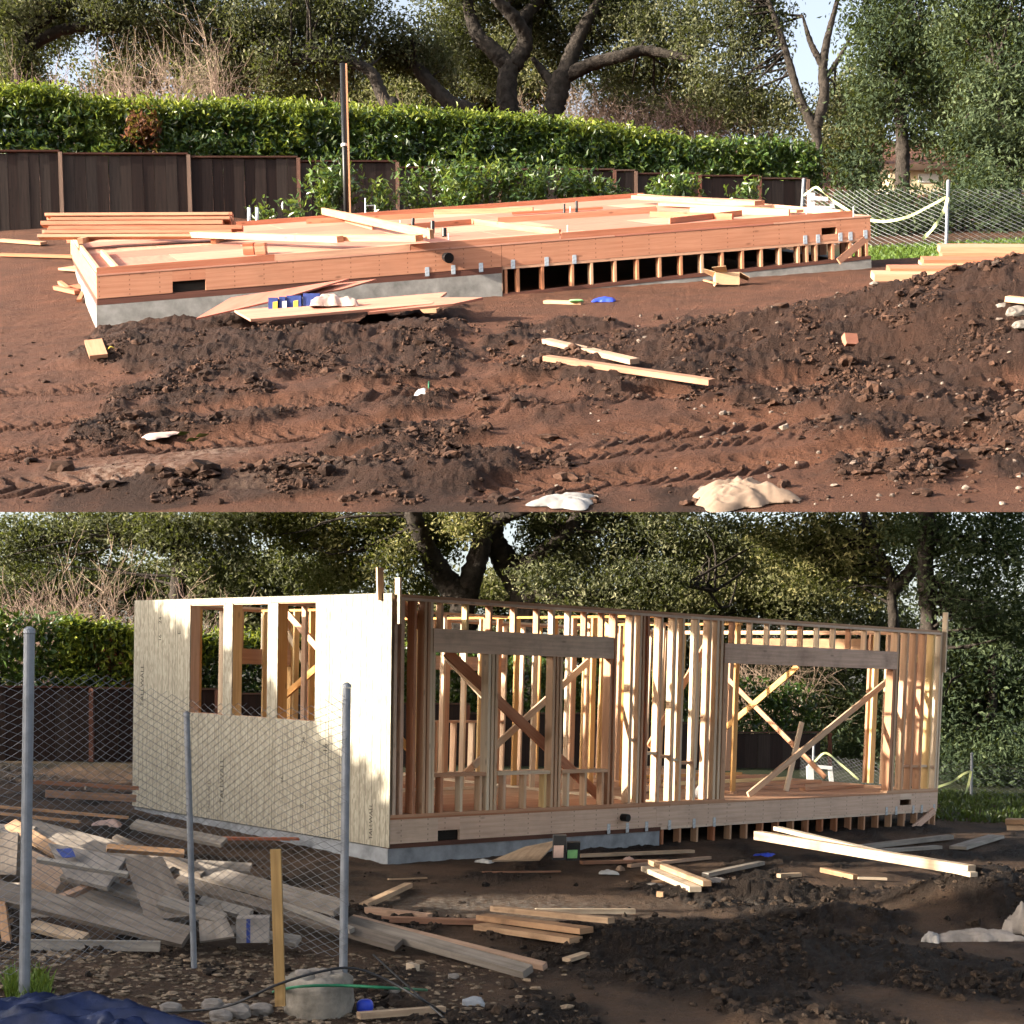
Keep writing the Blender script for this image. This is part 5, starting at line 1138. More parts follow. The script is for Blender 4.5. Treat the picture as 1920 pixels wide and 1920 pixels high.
# ------------------------------------------------------------ fence and hedge behind the house
QA, QB = V3((-60 - CX) / F * 28, 28, 0), V3((1560 - CX) / F * 36, 36, 0)
def qpt(px, off=0.0, row=None):
    t = (px - CX) / F; d = QB - QA; s_ = (t * QA[1] - QA[0]) / (d[0] - t * d[1]); p = QA + s_ * d; n = nrm(V3(d[1], -d[0], 0)); p = p + n * off
    return V3(p[0], p[1], float(h2(p[0], p[1], False)) if row is None else E + (HY - row) / F * p[1])
f2 = thing("wood_fence", qpt(100), "dark brown board fence behind the framed house in the lower yard", "fence")
def trow(c): return np.interp(c, [-60, 300, 1560], [1289, 1294, 1392])
cs = list(np.arange(-60, 1560, 23.5))
for c0, c1 in zip(cs[:-1], cs[1:]):
    a, b = qpt(c0), qpt(c1); zt = qpt((c0 + c1) / 2, 0, float(trow(c0 - (c0 + 60) % 235)))[2]; d_ = nrm(b - a); b = b - d_ * random.uniform(.001, .004); o_ = random.uniform(-.01, .01); n_ = V3(0, -.02, 0)
    A0, B0 = a + V3(0, o_, -.15), b + V3(0, o_, -.15); A1_, B1_ = V3(a[0], a[1] + o_, zt), V3(b[0], b[1] + o_, zt)
    hexa("fence_board", [A0 + n_, B0 + n_, B0, A0, A1_ + n_, B1_ + n_, B1_, A1_], M['fence'], f2)
for c0 in np.arange(-60, 1500, 235):
    c1 = min(c0 + 233, 1555); r = float(trow(c0)); A = qpt(c0, 0, r); B = qpt(c1); B[2] = A[2]; beam("fence_cap", A + V3(0, -.02, .025), B + V3(0, -.02, .025), .09, .04, M['fence_post'], f2)
    pz = qpt(c1); beam("fence_post", pz + V3(0, -.05, -.1), V3(pz[0], pz[1] - .05, A[2]), .09, .09, M['fence_post'], f2, up=(0, 1, 0))
def hedge2(n, seed, c0, c1, a=0.0, b=1.0):
    r_ = np.random.default_rng(seed); c = r_.uniform(c0, c1, n); rt = np.interp(c, [-60, 0, 90, 250, 700, 1560], [1140, 1150, 1160, 1182, 1205, 1290]) + 5 * fbm(c * .03, c * 0, 3, 5); rb = np.interp(c, [-60, 300, 1560], [1310, 1315, 1420]); u = a + (b - a) * r_.random(n); r = rt + (rb - rt) * u
    off = -.5 - np.abs(r_.normal(0, .28, n)); off = np.where(u < .15, -.5 - r_.random(n) * .8, off); t = (c - CX) / F; d = QB - QA; s_ = (t * QA[1] - QA[0]) / (d[0] - t * d[1]); nx, ny, _ = nrm(V3(d[1], -d[0], 0))
    x = QA[0] + s_ * d[0] + nx * off; y = QA[1] + s_ * d[1] + ny * off; return np.stack([x, y, E + (HY - r) / F * y], -1)
hd2 = thing("laurel_hedge", qpt(100, -1), "dark laurel hedge above the fence behind the framed house", "hedge")
foliage("foliage", hedge2(4200, 1, -60, 1560), 6, .10, .16, M['laurel'], hd2, 921, 2.3, 1.0, -.12)
foliage("new_growth", hedge2(2200, 2, 125, 262), 5, .10, .14, M['laurel_y'], hd2, 923, 2.4, 1.0, .12); foliage("new_growth", hedge2(700, 3, 262, 700, 0, .35), 5, .10, .14, M['laurel_y'], hd2, 925, 2.4, 1.0, -.1)
foliage("dead_leaves", hedge2(110, 4, 190, 245, .2, .85), 7, .10, .15, M['laurel_r'], hd2, 927, 2.2, 1.0, .1)
segs = []
for k in range(40): a = qpt(-50 + k * 40, -.9); segs.append([*a, *(a + V3(random.uniform(-.3, .3), random.uniform(-.2, .2), 2.2)), .03, .015])
v, f = tubes(segs, 5); mesh_obj("stems", v, f, M['bark'], hd2)

# ------------------------------------------------------------ trees behind the house
GT2 = "trees behind the framed house"
tree("massive dark oak with spreading forked limbs behind the framed house",
     [tr(h2, 42, 870, [(868, 1180), (872, 1120), (893, 1060), (905, 1000), (903, 950)], 62, 34), ([W(868, 1125, 42), W(830, 1080, 42), W(800, 1030, 41.5), W(775, 965, 41), W(765, 900, 41)], np.array([.42, .36, .3, .25, .2])), ([W(903, 985, 42), W(880, 950, 42), W(855, 900, 42)], np.array([.32, .28, .2])), ([W(908, 985, 42), W(945, 965, 41.5), W(990, 950, 41)], np.array([.3, .26, .2]))],
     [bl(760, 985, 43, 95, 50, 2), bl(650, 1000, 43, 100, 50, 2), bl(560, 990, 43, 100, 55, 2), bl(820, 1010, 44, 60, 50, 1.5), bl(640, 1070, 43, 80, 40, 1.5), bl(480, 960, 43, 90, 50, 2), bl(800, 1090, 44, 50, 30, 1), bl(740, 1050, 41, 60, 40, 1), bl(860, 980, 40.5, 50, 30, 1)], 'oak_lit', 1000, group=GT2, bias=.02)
tree("second dark oak trunk with a long low limb reaching right behind the house",
     [tr(h2, 42.6, 1000, [(990, 1180), (978, 1110), (945, 1050), (922, 1000), (935, 950)], 62, 40), ([W(985, 1118, 42), W(1060, 1112, 41), W(1140, 1118, 40.5), W(1200, 1095, 40), W(1260, 1092, 40), W(1340, 1108, 40)], np.array([.2, .17, .15, .12, .10, .06])), ([W(960, 1075, 42.5), W(1010, 1040, 42), W(1060, 1000, 42), W(1090, 950, 42)], np.array([.26, .22, .2, .15]))],
     [bl(1050, 1050, 43, 80, 45, 2), bl(1150, 1040, 43, 90, 50, 2), bl(1250, 1010, 43, 100, 55, 2), bl(1080, 975, 43.5, 80, 35, 2), bl(1200, 960, 44, 110, 45, 2), bl(1350, 1020, 43, 90, 60, 2), bl(1130, 1105, 40, 90, 30, 1), bl(1020, 1085, 40.5, 60, 35, 1), bl(1230, 1085, 39.5, 80, 35, 1), bl(1015, 1000, 43, 55, 45, 1), bl(1000, 950, 43, 70, 40, 1)], 'oak', 1020, group=GT2, bias=.08)
tree("slim dark tree with a crooked trunk right of the house's doorway",
     [tr(h2, 40, 1676, [(1676, 1200), (1672, 1120), (1668, 1075), (1640, 1020), (1618, 960), (1600, 900)], 24, 14), ([W(1672, 1110, 40), W(1715, 1060, 40), W(1730, 1000, 40), W(1735, 930, 40)], np.array([.2, .19, .18, .16]))],
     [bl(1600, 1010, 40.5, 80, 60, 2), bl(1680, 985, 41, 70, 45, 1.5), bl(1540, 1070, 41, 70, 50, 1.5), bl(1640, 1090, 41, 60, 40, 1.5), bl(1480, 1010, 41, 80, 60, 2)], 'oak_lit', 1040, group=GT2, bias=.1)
tree("tall dark green tree with a thick trunk right of the framed house",
     [tr(h2, 38, 1745, [(1742, 1180), (1735, 1080), (1738, 960), (1740, 880)], 34, 26)],
     [bl(1800, 1010, 38, 80, 60, 1.6), bl(1870, 1060, 37.5, 80, 70, 1.6), bl(1780, 1110, 38, 70, 50, 1.4), bl(1890, 970, 38, 70, 50, 1.5), bl(1850, 1160, 37.5, 80, 60, 1.4), bl(1920, 1180, 37.5, 60, 80, 1.4), bl(1720, 1010, 38.5, 60, 50, 1.3)], 'conifer', 1060, group=GT2, bias=.12, size=.14, dens=16, per=30)
tree("leafy dark tree at the left behind the bare bushes of the lower yard",
     [tr(h2, 41, 330, [(330, 1180), (335, 1080), (340, 980)], 34, 26)],
     [bl(330, 1000, 41, 90, 55, 2), bl(230, 980, 41.5, 90, 50, 2), bl(400, 1060, 41.5, 80, 55, 2), bl(420, 975, 41, 70, 45, 2), bl(120, 1000, 42, 90, 55, 2), bl(30, 1020, 42, 80, 60, 2)], 'oak', 1080, group=GT2, bias=.0)
for i, (lab, bs, mt, bi) in enumerate((
    ("distant tree filling the space left of the massive oak", [bl(560, 1080, 50, 140, 60, 2), bl(420, 1100, 50, 120, 60, 2), bl(300, 1110, 51, 110, 60, 2), bl(500, 1180, 50, 160, 50, 2)], 'oak', -.05),
    ("distant tree behind the left hedge", [bl(150, 1090, 50, 130, 60, 2), bl(20, 1120, 50, 110, 70, 2), bl(100, 1190, 49, 150, 50, 2)], 'oak', -.1),
    ("distant pale tree between the two oak trunks", [bl(930, 1110, 50, 90, 40, 2), bl(760, 1150, 50, 120, 50, 2), bl(1080, 1150, 50, 120, 50, 2)], 'olive', .0),
    ("distant olive tree behind the long low limb", [bl(1250, 1130, 50, 120, 50, 2), bl(1390, 1120, 51, 110, 60, 2), bl(1330, 1060, 51, 90, 50, 2)], 'olive', .0),
    ("distant sunlit tree right of the long low limb", [bl(1500, 1130, 50, 100, 60, 2), bl(1580, 1060, 50, 80, 60, 2), bl(1450, 1060, 51, 80, 50, 2)], 'olive', .08),
    ("distant dark tree behind the house's right corner", [bl(1640, 1180, 49, 110, 60, 2), bl(1560, 1230, 49, 120, 60, 2), bl(1420, 1230, 49, 140, 60, 2), bl(1500, 1310, 45, 130, 50, 1.5), bl(1600, 1350, 44, 100, 50, 1.2), bl(1420, 1340, 45, 90, 40, 1.2)], 'oak', -.2),
    ("dark tree behind the far wire fence", [bl(1830, 1230, 42, 90, 70, 1.5), bl(1900, 1300, 42, 80, 70, 1.5), bl(1800, 1320, 42, 80, 60, 1.5)], 'conifer', -.05),
    ("dark shrubby tree low behind the right wire fence", [bl(1860, 1390, 41, 100, 50, 1.2), bl(1760, 1390, 41, 60, 50, 1.2), bl(1700, 1330, 43, 90, 80, 1.4)], 'conifer', -.1),
    ("dark distant growth behind the middle of the house", [bl(1200, 1250, 49, 180, 70, 2), bl(900, 1240, 49, 180, 70, 2), bl(640, 1260, 49, 160, 70, 2), bl(1050, 1330, 49, 250, 50, 2)], 'oak', -.15))):
    base = bs[0]; tree(lab, [tr(h2, base[1], CX + base[0] / base[1] * F, [(CX + base[0] / base[1] * F, 1130)], 22, 14)], bs, mt, 1100 + 10 * i, dens=12, per=40, sig=.40, size=.18, limbs=14, limb_r=.05, group="background greenery behind the lower yard", name="background_tree", bias=bi)
for i, (c, d, hh, sp, lab) in enumerate(((110, 36, 4.2, .45, "bare pinkish bush above the hedge, nearest the fence post's top"), (180, 36, 5.0, .45, "tallest bare pinkish bush above the lower hedge"), (30, 37, 3.8, .5, "bare bush at the left edge above the lower hedge"), (235, 36, 4.4, .4, "bare bush just left of the sheathed wall"), (310, 37, 4.0, .5, "low bare bush peeping over the sheathed wall"), (1420, 42, 4.0, .5, "pale bare bush seen through the wide doorway"))):
    bare_bush(lab, gp(h2, c, d), hh, sp, 1300 + i, 'twig_tan' if i % 2 else 'twig', "bare bushes behind the lower hedge", 10, r0=.035)
# trees left of the yard that throw the long shadows over it
GSH = "trees standing left of the lower yard outside the picture"
def shade_top(y): return np.interp(y, [0, 2.4, 2.55, 3.7, 3.85, 7.6, 7.8, 10.2, 10.4, 12.6, 14.08, 17.4, 17.9, 24], [6.2, 6.2, 3.4, 3.4, 6.2, 6.2, 3.2, 3.2, 4.5, 4.8, 5.35, 6.18, 6.75, 6.75])
for i, (y0, y1, nm) in enumerate(((17.6, 22.0, "first"), (14.0, 17.8, "second"), (10.3, 14.2, "third"), (7.0, 10.4, "fourth"), (3.2, 7.2, "fifth"), (-.5, 3.4, "sixth"))):
    r_ = np.random.default_rng(1400 + i); x, y = -16.0, (y0 + y1) / 2; bs_ = V3(x, y, float(h2(x, y, False)))
    t = thing("screen_tree", bs_, f"dense evergreen {nm} in the row beyond the left edge", "tree", GSH)
    v, f = polytube([bs_, bs_ + V3(0, 0, 5.5)], [.2, .08], 10); mesh_obj("trunk", v, f, M['bark'], t, smooth=True)
    n_ = int((y1 - y0) * 560); cy_ = r_.uniform(y0, y1, n_); cz_ = bs_[2] * 0 + r_.random(n_) * (shade_top(cy_) - .35 + .12 * pn(cy_ * 1.7, cy_ * 0, 3)); cx_ = x + r_.normal(0, .55, n_)
    foliage("crown", np.stack([cx_, cy_, cz_], -1), 7, .17, .36, M['conifer'], t, 1410 + i, 1.8)

# ------------------------------------------------------------ wire fence in the foreground of the lower yard
wf = thing("chain_link_fence", G2(352, 1770), "sagging chain link fence on grey posts before the sheathed wall", "fence")
pA, pB, pC, p_ = W(45, 1838, 8.6), W(364, 1766, 10.0), W(643, 1846, 9.15), W(-80, 1850, 8.4)
path = [p_, W(47, 1822, 8.62), W(200, 1790, 9.3), W(362, 1745, 10.02), W(520, 1775, 9.3), W(600, 1790, 9.15), W(655, 1800, 9.12)]
tops = [1275, 1266, 1262, 1312, 1322, 1318, 1296]
v, f = tubes(zigzag(path, [(HY - t - (HY - (E - q[2]) * F / q[1] * -1 - 0)) * 0 + (W(0, t, q[1])[2] - q[2]) for t, q in zip(tops, path)], .052, .0018), 3)
mesh_obj("wire_mesh", v, f, M['wire'], wf)
post("fence_post", pA + V3(0, 0, -.2), W(55, 1188, 8.6), .034, 'galv', wf, 14); post("fence_post", pB + V3(0, 0, -.2), W(350, 1341, 10.0), .022, 'galv', wf, 12); post("fence_post", pC + V3(0, 0, -.1), W(650, 1290, 9.15), .028, 'galv', wf, 14)
# footing with its broken concrete collar
fc = G2(596, 1900); fo = thing("post_footing", fc, "round lump of concrete at the foot of the fence post", "footing")
th = np.linspace(0, 2 * np.pi, 28, endpoint=False); prof = [(.215, 0.0), (.225, .08), (.222, .17), (.228, .21), (.20, .245), (.12, .25), (.03, .255)]
vs = [fc + V3(r * math.cos(t) * (1 + .05 * math.sin(3 * t) + .02 * rng.standard_normal()), r * math.sin(t), z + .012 * rng.standard_normal()) for r, z in prof for t in th]
fs = [(k * 28 + i, k * 28 + (i + 1) % 28, (k + 1) * 28 + (i + 1) % 28, (k + 1) * 28 + i) for k in range(6) for i in range(28)] + [tuple(range(6 * 28, 7 * 28))]
mesh_obj("concrete_drum", np.array(vs), fs, M['drum'], fo, smooth=True)
for i in range(4): rock("broken_piece", fc + V3(-.10 + .07 * i, -.02 + .05 * (i % 2), .26), (.05, .035, .03), M['stone'], 60 + i, fo, .4, ICO1)
def stick2(name, label, c0, r0, c1, r1, w, t, mat, lift=.04, group=None, cat="board", up=(0, 0, 1)):
    a = G2(c0, r0, lift); b = G2(c1, r1, lift); a, b = seat(a, b, h2, t, .6); return tag(beam(name, a, b, w, t, M[mat], None, up), label, cat, group)
tag(beam("stake", W(526, 1886, 8.35), W(517, 1592, 8.35), .062, .035, M['stake'], None, (0, 1, 0)), "orange brown wooden stake standing before the wire fence", "stake")

# ------------------------------------------------------------ heap of scrap wood behind the wire fence
GH = "scrap wood in the heap behind the wire fence"
def wplank(label, c0, r0, d0, c1, r1, d1, w, t, mat, up=(0, 0, 1), name="scrap_board", cat="board", group=GH):
    return tag(beam(name, W(c0, r0, d0), W(c1, r1, d1), w, t, M[mat], None, up), label, cat, group)
UP = nrm(V3(.1, -.55, 1))
wplank("longest grey plank sloping down over the scrap heap", 40, 1546, 14.0, 640, 1703, 11.6, .20, .045, 'grey', UP)
wplank("second long plank sloping beside the longest grey one", 330, 1652, 12.4, 748, 1772, 11.3, .13, .05, 'grey', UP)
wplank("long plank running out of the heap towards the mud", 652, 1728, 11.9, 990, 1822, 10.6, .12, .06, 'grey', UP)
wplank("thin plank end beside the long one running out of the heap", 660, 1722, 12.2, 1022, 1812, 10.9, .06, .05, 'plank_dirty', UP)
wplank("broad tan plank lying across the front of the scrap heap", -20, 1668, 11.0, 352, 1758, 10.6, .19, .05, 'grey', nrm(V3(0, -.8, 1)))
wplank("low pale plank at the foot of the scrap heap", 42, 1771, 10.3, 300, 1774, 10.4, .05, .075, 'grey', (0, 0, 1))
wplank("grey plank under the leaning slab", 140, 1678, 11.6, 335, 1738, 11.2, .20, .04, 'grey', UP)
wplank("short brown stick lying on the heap below the white panel", 100, 1690, 11.2, 185, 1655, 11.4, .06, .05, 'plank_dirty', UP)
wplank("pale upright board at the left edge of the heap", 3, 1690, 10.9, 17, 1795, 10.5, .07, .03, 'plank', (0, 1, 0))
wplank("thin white strip lying behind the heap, upper one", -20, 1511, 15.5, 240, 1533, 15.3, .05, .03, 'plank', (0, 0, 1))
wplank("thin white strip lying behind the heap, lower one", -20, 1523, 15.1, 150, 1541, 14.9, .05, .03, 'plank', (0, 0, 1))
wplank("reddish timber lying behind the heap by the dark fence", 85, 1488, 17.2, 255, 1497, 17.6, .10, .09, 'plank_dirty', (0, 0, 1))
wplank("long reddish plank leaning behind the heap by the dark fence", 60, 1466, 17.8, 260, 1478, 18.2, .10, .05, 'plank_dirty', (0, 0, 1))
wplank("crooked plank leaning behind the heap next to the sheathed wall", 160, 1477, 17.4, 252, 1500, 17.8, .07, .05, 'grey', (0, 0, 1))
wplank("grey board peeping out left of the fence post", -10, 1555, 13.6, 60, 1560, 13.4, .16, .04, 'grey', UP)
wplank("bluish plank lying behind the heap's long planks", 365, 1622, 13.2, 470, 1628, 13.2, .14, .03, 'grey', UP)
def slab4(name, label, q, t, mat, cat, group=GH):
    Q = [W(*a) for a in q]; n = nrm(np.cross(Q[1] - Q[0], Q[3] - Q[0])); n = n if n[1] < 0 else -n
    return tag(hexa(name, [p - n * t for p in Q] + Q, M[mat]), label, cat, group)
slab4("wood_slab", "broad grey wooden slab leaning on the scrap heap", [(233, 1612, 11.5), (275, 1727, 10.9), (362, 1716, 10.9), (305, 1606, 11.5)], .05, 'grey', "slab")
slab4("foam_sheet", "broken white panel with a blue smear on the scrap heap", [(90, 1580, 11.7), (125, 1645, 11.3), (200, 1663, 11.2), (236, 1608, 11.5)], .04, 'cloth_grey', "panel")
slab4("blue_smear", "faint blue patch on the broken white panel", [(105, 1592, 11.5), (118, 1608, 11.4), (142, 1606, 11.4), (135, 1590, 11.5)], .006, 'bluebox', "patch")
slab4("timber_block", "thick brown timber block at the left of the heap", [(50, 1590, 11.9), (50, 1640, 11.6), (105, 1668, 11.5), (132, 1625, 11.8)], .14, 'plank_dirty', "timber")
slab4("timber_block", "grey timber block left of the fence post in the heap", [(0, 1562, 12.3), (0, 1640, 12.0), (30, 1640, 12.0), (34, 1560, 12.3)], .12, 'grey', "timber")
slab4("plywood_piece", "grey plywood wedge at the right end of the heap", [(372, 1700, 11.0), (375, 1765, 10.7), (440, 1755, 10.7), (412, 1690, 11.1)], .02, 'grey', "plywood")
slab4("plywood_piece", "small grey plywood piece showing under the leaning slab", [(225, 1665, 11.7), (235, 1700, 11.5), (268, 1705, 11.5), (262, 1655, 11.7)], .02, 'grey', "plywood")
for i, (c, r, s_) in enumerate(((210, 1750, .16), (150, 1770, .14), (270, 1700, .14), (330, 1760, .13), (85, 1720, .15), (60, 1660, .18), (180, 1640, .16))):
    tag(rock("rubble", W(c, r + 10, 12.3), (s_ * 1.1, s_ * .8, s_ * .7), M['stone'], 70 + i, None, .3, ICO2), ("rubble lump deep under the middle of the heap", "rubble lump under the low pale plank", "rubble lump behind the leaning slab", "rubble lump at the heap's right foot", "rubble lump under the broad tan plank", "rubble lump behind the brown timber block", "rubble lump below the broken white panel")[i], "rubble", "rubble under the scrap heap")
a = W(475, 1764, 10.9); bxw = thing("foam_carton", a, "pale carton with a blue stripe at the right end of the scrap heap", "carton")
rbox("carton_body", a, .25, .2, .19, .12, M['cloth_grey'], bxw)
rbox("stripe", a + V3(-.02, -.102, .0), .03, .006, .185, .12, M['bluebox'], bxw)
lb = ("grey board tucked under the longest plank", "short grey board crossing the heap's middle", "weathered batten behind the leaning slab", "thin dark batten across the white panel's corner", "grey board sticking up behind the brown block", "weathered plank low behind the bare stake", "split grey board near the wire fence's middle post", "short plank end right of the middle post", "grey board lying flat behind the heap", "thin grey lath above the leaning slab", "broken plank at the heap's foot near the left post", "pale lath slanting under the broad tan plank", "weathered board beside the pale carton", "dark stick beneath the long plank's lower end")
for lab, q in zip(lb, ((60, 1562, 13.6, 330, 1625, 12.6, .16), (120, 1640, 11.5, 300, 1690, 11.3, .12), (200, 1590, 12.2, 345, 1600, 12.4, .08), (70, 1612, 11.2, 240, 1640, 11.2, .04), (20, 1545, 13.0, 110, 1600, 12.4, .12), (430, 1650, 12.6, 620, 1700, 12.2, .14), (300, 1690, 11.0, 420, 1725, 10.9, .12), (375, 1690, 11.4, 470, 1715, 11.3, .10), (250, 1545, 14.5, 420, 1580, 14.2, .14), (215, 1570, 12.9, 380, 1640, 12.4, .06), (60, 1735, 10.9, 160, 1760, 10.7, .10), (100, 1700, 11.2, 270, 1752, 10.9, .05), (430, 1745, 11.2, 560, 1765, 11.0, .10), (520, 1690, 11.9, 660, 1745, 11.4, .06))):
    wplank(lab, *q[:6], q[6], .04, random.choice(['grey', 'grey', 'grey', 'plank']), nrm(V3(random.uniform(-.25, .35), -.6, 1)))
# ------------------------------------------------------------ tarp, hoses and small things in the lower left corner
cloth("tarp", "crumpled dark blue tarpaulin in the lower left corner", W(60, 1965, 8.15), (.98, .34, .28), 'tarp', 21, "tarp", None, 70, .8)
cloth("tarp_fold", "rounded end of blue sheeting beside the tarpaulin", W(225, 1968, 8.05), (.28, .24, .22), 'tarp', 24, "tarp", None, 44, .7)
def cable(name, label, pts, r, mat, cat, group=None):
    v, f = polytube(smooth_path(pts, 40), r, 6); return tag(mesh_obj(name, v, f, M[mat], smooth=True), label, cat, group)
cable("green_hose", "green hose lying past the concrete footing", [G2(512, 1866, .02), W(560, 1850, 8.5) + V3(0, 0, .0), W(640, 1848, 8.55), W(740, 1853, 8.6), G2(800, 1862, .02)], .010, 'green', "hose")
cable("black_cable", "dark cable arching from the tarpaulin over the footing", [G2(300, 1905, .02), W(420, 1888, 8.3), W(520, 1846, 8.3), W(600, 1822, 8.4), W(660, 1815, 8.5), W(720, 1835, 8.5), W(800, 1880, 8.4), G2(835, 1908, .02)], .008, 'black', "cable")
cable("black_cable", "thin straight rod lying from the footing to the pale board end", [W(700, 1790, 8.9), W(760, 1845, 8.6), W(832, 1908, 8.35)], .007, 'black', "cable")
tag(rock("blue_ball", G2(684, 1902, .05), (.055, .05, .05), M['blue'], 2, None, .05, ICO2, smooth=True), "blue plastic lump right of the concrete footing", "plastic")
for i, (c, r, s_) in enumerate(((440, 1905, .07), (488, 1900, .055), (415, 1912, .05), (887, 1888, .055), (398, 1890, .05), (320, 1898, .05), (850, 1836, .03), (740, 1862, .03))):
    tag(rock("stone", G2(c, r, .02), (s_ * 1.4, s_, s_ * .8), M['stone'] if i != 3 else M['concrete_cool'], 80 + i, None, .3, ICO2), ("largest pale stone left of the footing", "pale stone touching the footing's left side", "low pale stone beside the tarpaulin's end", "bluish stone alone in the mud right of the footing", "pale flat stone behind the low one", "pale stone just right of the tarpaulin", "small pale stone below the wood block", "small stone right of the green hose")[i], "stone", "stones in the lower left corner")
stick2("board", "pale board end at the bottom edge below the blue lump", 672, 1918, 832, 1905, .06, .04, 'plank', .03)
grass_tuft("grass", "tuft of green grass at the foot of the left fence post", h2, 10, 95, 8.5, 9.1, 420, 15, .10)

# ------------------------------------------------------------ boards in front of the house
GM = "loose boards in the mud before the framed house"
for q, w_, t_, mt, l_, lab in (
    ((682, 1708, 766, 1668), .09, .05, 'plank', .05, "short pale board pointing at the house left of the muddy patch"),
    ((688, 1716, 806, 1730), .10, .06, 'plank_dirty', .05, "brown board meeting the short pale one at a corner"),
    ((715, 1732, 930, 1738), .09, .05, 'plank_dirty', .04, "long brown board below the cornered pair"),
    ((1004, 1716, 1190, 1716), .05, .05, 'plank', .04, "straight pale batten lying level in the mud"),
    ((900, 1748, 1080, 1776), .16, .05, 'plank', .05, "lower board of the pale bundle in front of the house"),
    ((905, 1742, 1100, 1770), .16, .05, 'plank', .11, "middle board of the pale bundle in front of the house"),
    ((925, 1735, 1146, 1762), .08, .05, 'plank', .16, "top board of the pale bundle in front of the house"),
    ((1062, 1812, 1098, 1800), .08, .03, 'plank', .04, "small pointed scrap below the pale bundle"),
    ((1212, 1640, 1304, 1680), .14, .06, 'plank', .06, "lower of two stacked pale boards pointing towards the camera"),
    ((1222, 1634, 1326, 1677), .10, .06, 'plank', .12, "upper of two stacked pale boards pointing towards the camera"),
    ((1322, 1648, 1428, 1625), .10, .05, 'grey', .05, "grey board slanting behind the lit strip of mud"),
    ((1460, 1648, 1500, 1646), .08, .05, 'plank', .04, "short pale offcut on the edge of the lit mud"),
    ((1542, 1638, 1604, 1652), .09, .06, 'plank', .05, "short board right of the pale offcut"),
    ((1608, 1652, 1662, 1654), .06, .03, 'plank', .04, "thin strip beside the short board on the lit mud"),
    ((1600, 1598, 1782, 1576), .12, .07, 'grey', .06, "grey plank slanting behind the crossed long planks"),
    ((1640, 1600, 1760, 1592), .14, .05, 'grey', .03, "lower grey plank beside the slanting one"),
    ((1796, 1596, 1868, 1574), .26, .05, 'grey', .05, "wide weathered board before the right mound"),
    ((410, 1590, 560, 1590), .16, .03, 'fir', .12, "orange board lying before the sheathed wall"),
    ((350, 1584, 545, 1588), .10, .03, 'fir', .10, "second orange board behind the one before the sheathed wall"),
    ((1085, 1613, 1298, 1604), .12, .04, 'plank', .06, "long board lying right of the cartons at the footing"),
    ((1090, 1622, 1250, 1618), .10, .04, 'plank_dirty', .03, "lower muddy board right of the cartons"),
    ((1180, 1628, 1330, 1612), .08, .04, 'plank_dirty', .03, "muddy board slanting past the pony wall"),
    ((1232, 1683, 1244, 1684), .05, .06, 'plank', .04, "tiny wood cube before the stacked pale boards"),
    ((766, 1828, 782, 1832), .05, .05, 'plank', .03, "small pale wood block above the green hose"),
    ((1214, 1662, 1240, 1660), .08, .02, 'plank', .03, "flat scrap beside the tiny wood cube"),
    ((905, 1642, 1050, 1640), .05, .02, 'plank_dirty', .02, "thin muddy strip before the propped plywood"),
    ((728, 1652, 800, 1650), .04, .015, 'plank', .02, "thin pale splinter at the house's near corner")):
    stick2("board", lab, *q, w_, t_, mt, l_, GM)
wplank("long pale plank crossing the mud mound by the pony wall", 1420, 1566, 18.0, 1822, 1632, 15.0, .12, .11, 'plank', (0, 0, 1), "board", "board", GM)
wplank("second long plank under the one crossing the mud mound", 1456, 1553, 18.4, 1826, 1640, 14.9, .10, .05, 'plank', (0, 0, 1), "board", "board", GM)
sheet("plywood_sheet", "plywood sheet propped on the footing behind the cartons", [W(922, 1616, 16.7), W(1012, 1614, 16.9), W(1046, 1578, 17.9), W(985, 1590, 17.6)], .02, 'plank', None)
for c0, c1, rt, rb, d, lab, mt, st in ((1036, 1061, 1567, 1613, 16.8, "taller dark carton with a pale label at the footing", 'black', 'paper'), (1062, 1087, 1580, 1614, 16.9, "lower dark carton with a green label at the footing", 'black', 'lime')):
    a = W(c0, rb, d); b = W(c1, rt, d); t = thing("carton", a, lab, "carton", "dark cartons at the lower footing")
    ct = hexa("carton_body", [V3(a[0], d, a[2]), V3(b[0], d + .03, a[2]), V3(b[0], d + .2, a[2]), V3(a[0], d + .2, a[2]), V3(a[0] + .01, d, b[2]), V3(b[0] + .01, d + .03, b[2]), V3(b[0] + .01, d + .2, b[2]), V3(a[0] + .01, d + .2, b[2])], M[mt], t)
    z0, z1 = a[2] + .03, a[2] + (b[2] - a[2]) * .6
    hexa("label_patch", [V3(a[0] + .01, d - .006, z0), V3(b[0] - .03, d + .02, z0), V3(b[0] - .03, d + .026, z0), V3(a[0] + .01, d - .001, z0), V3(a[0] + .015, d - .006, z1), V3(b[0] - .025, d + .02, z1), V3(b[0] - .025, d + .026, z1), V3(a[0] + .015, d - .001, z1)], M[st], ct)
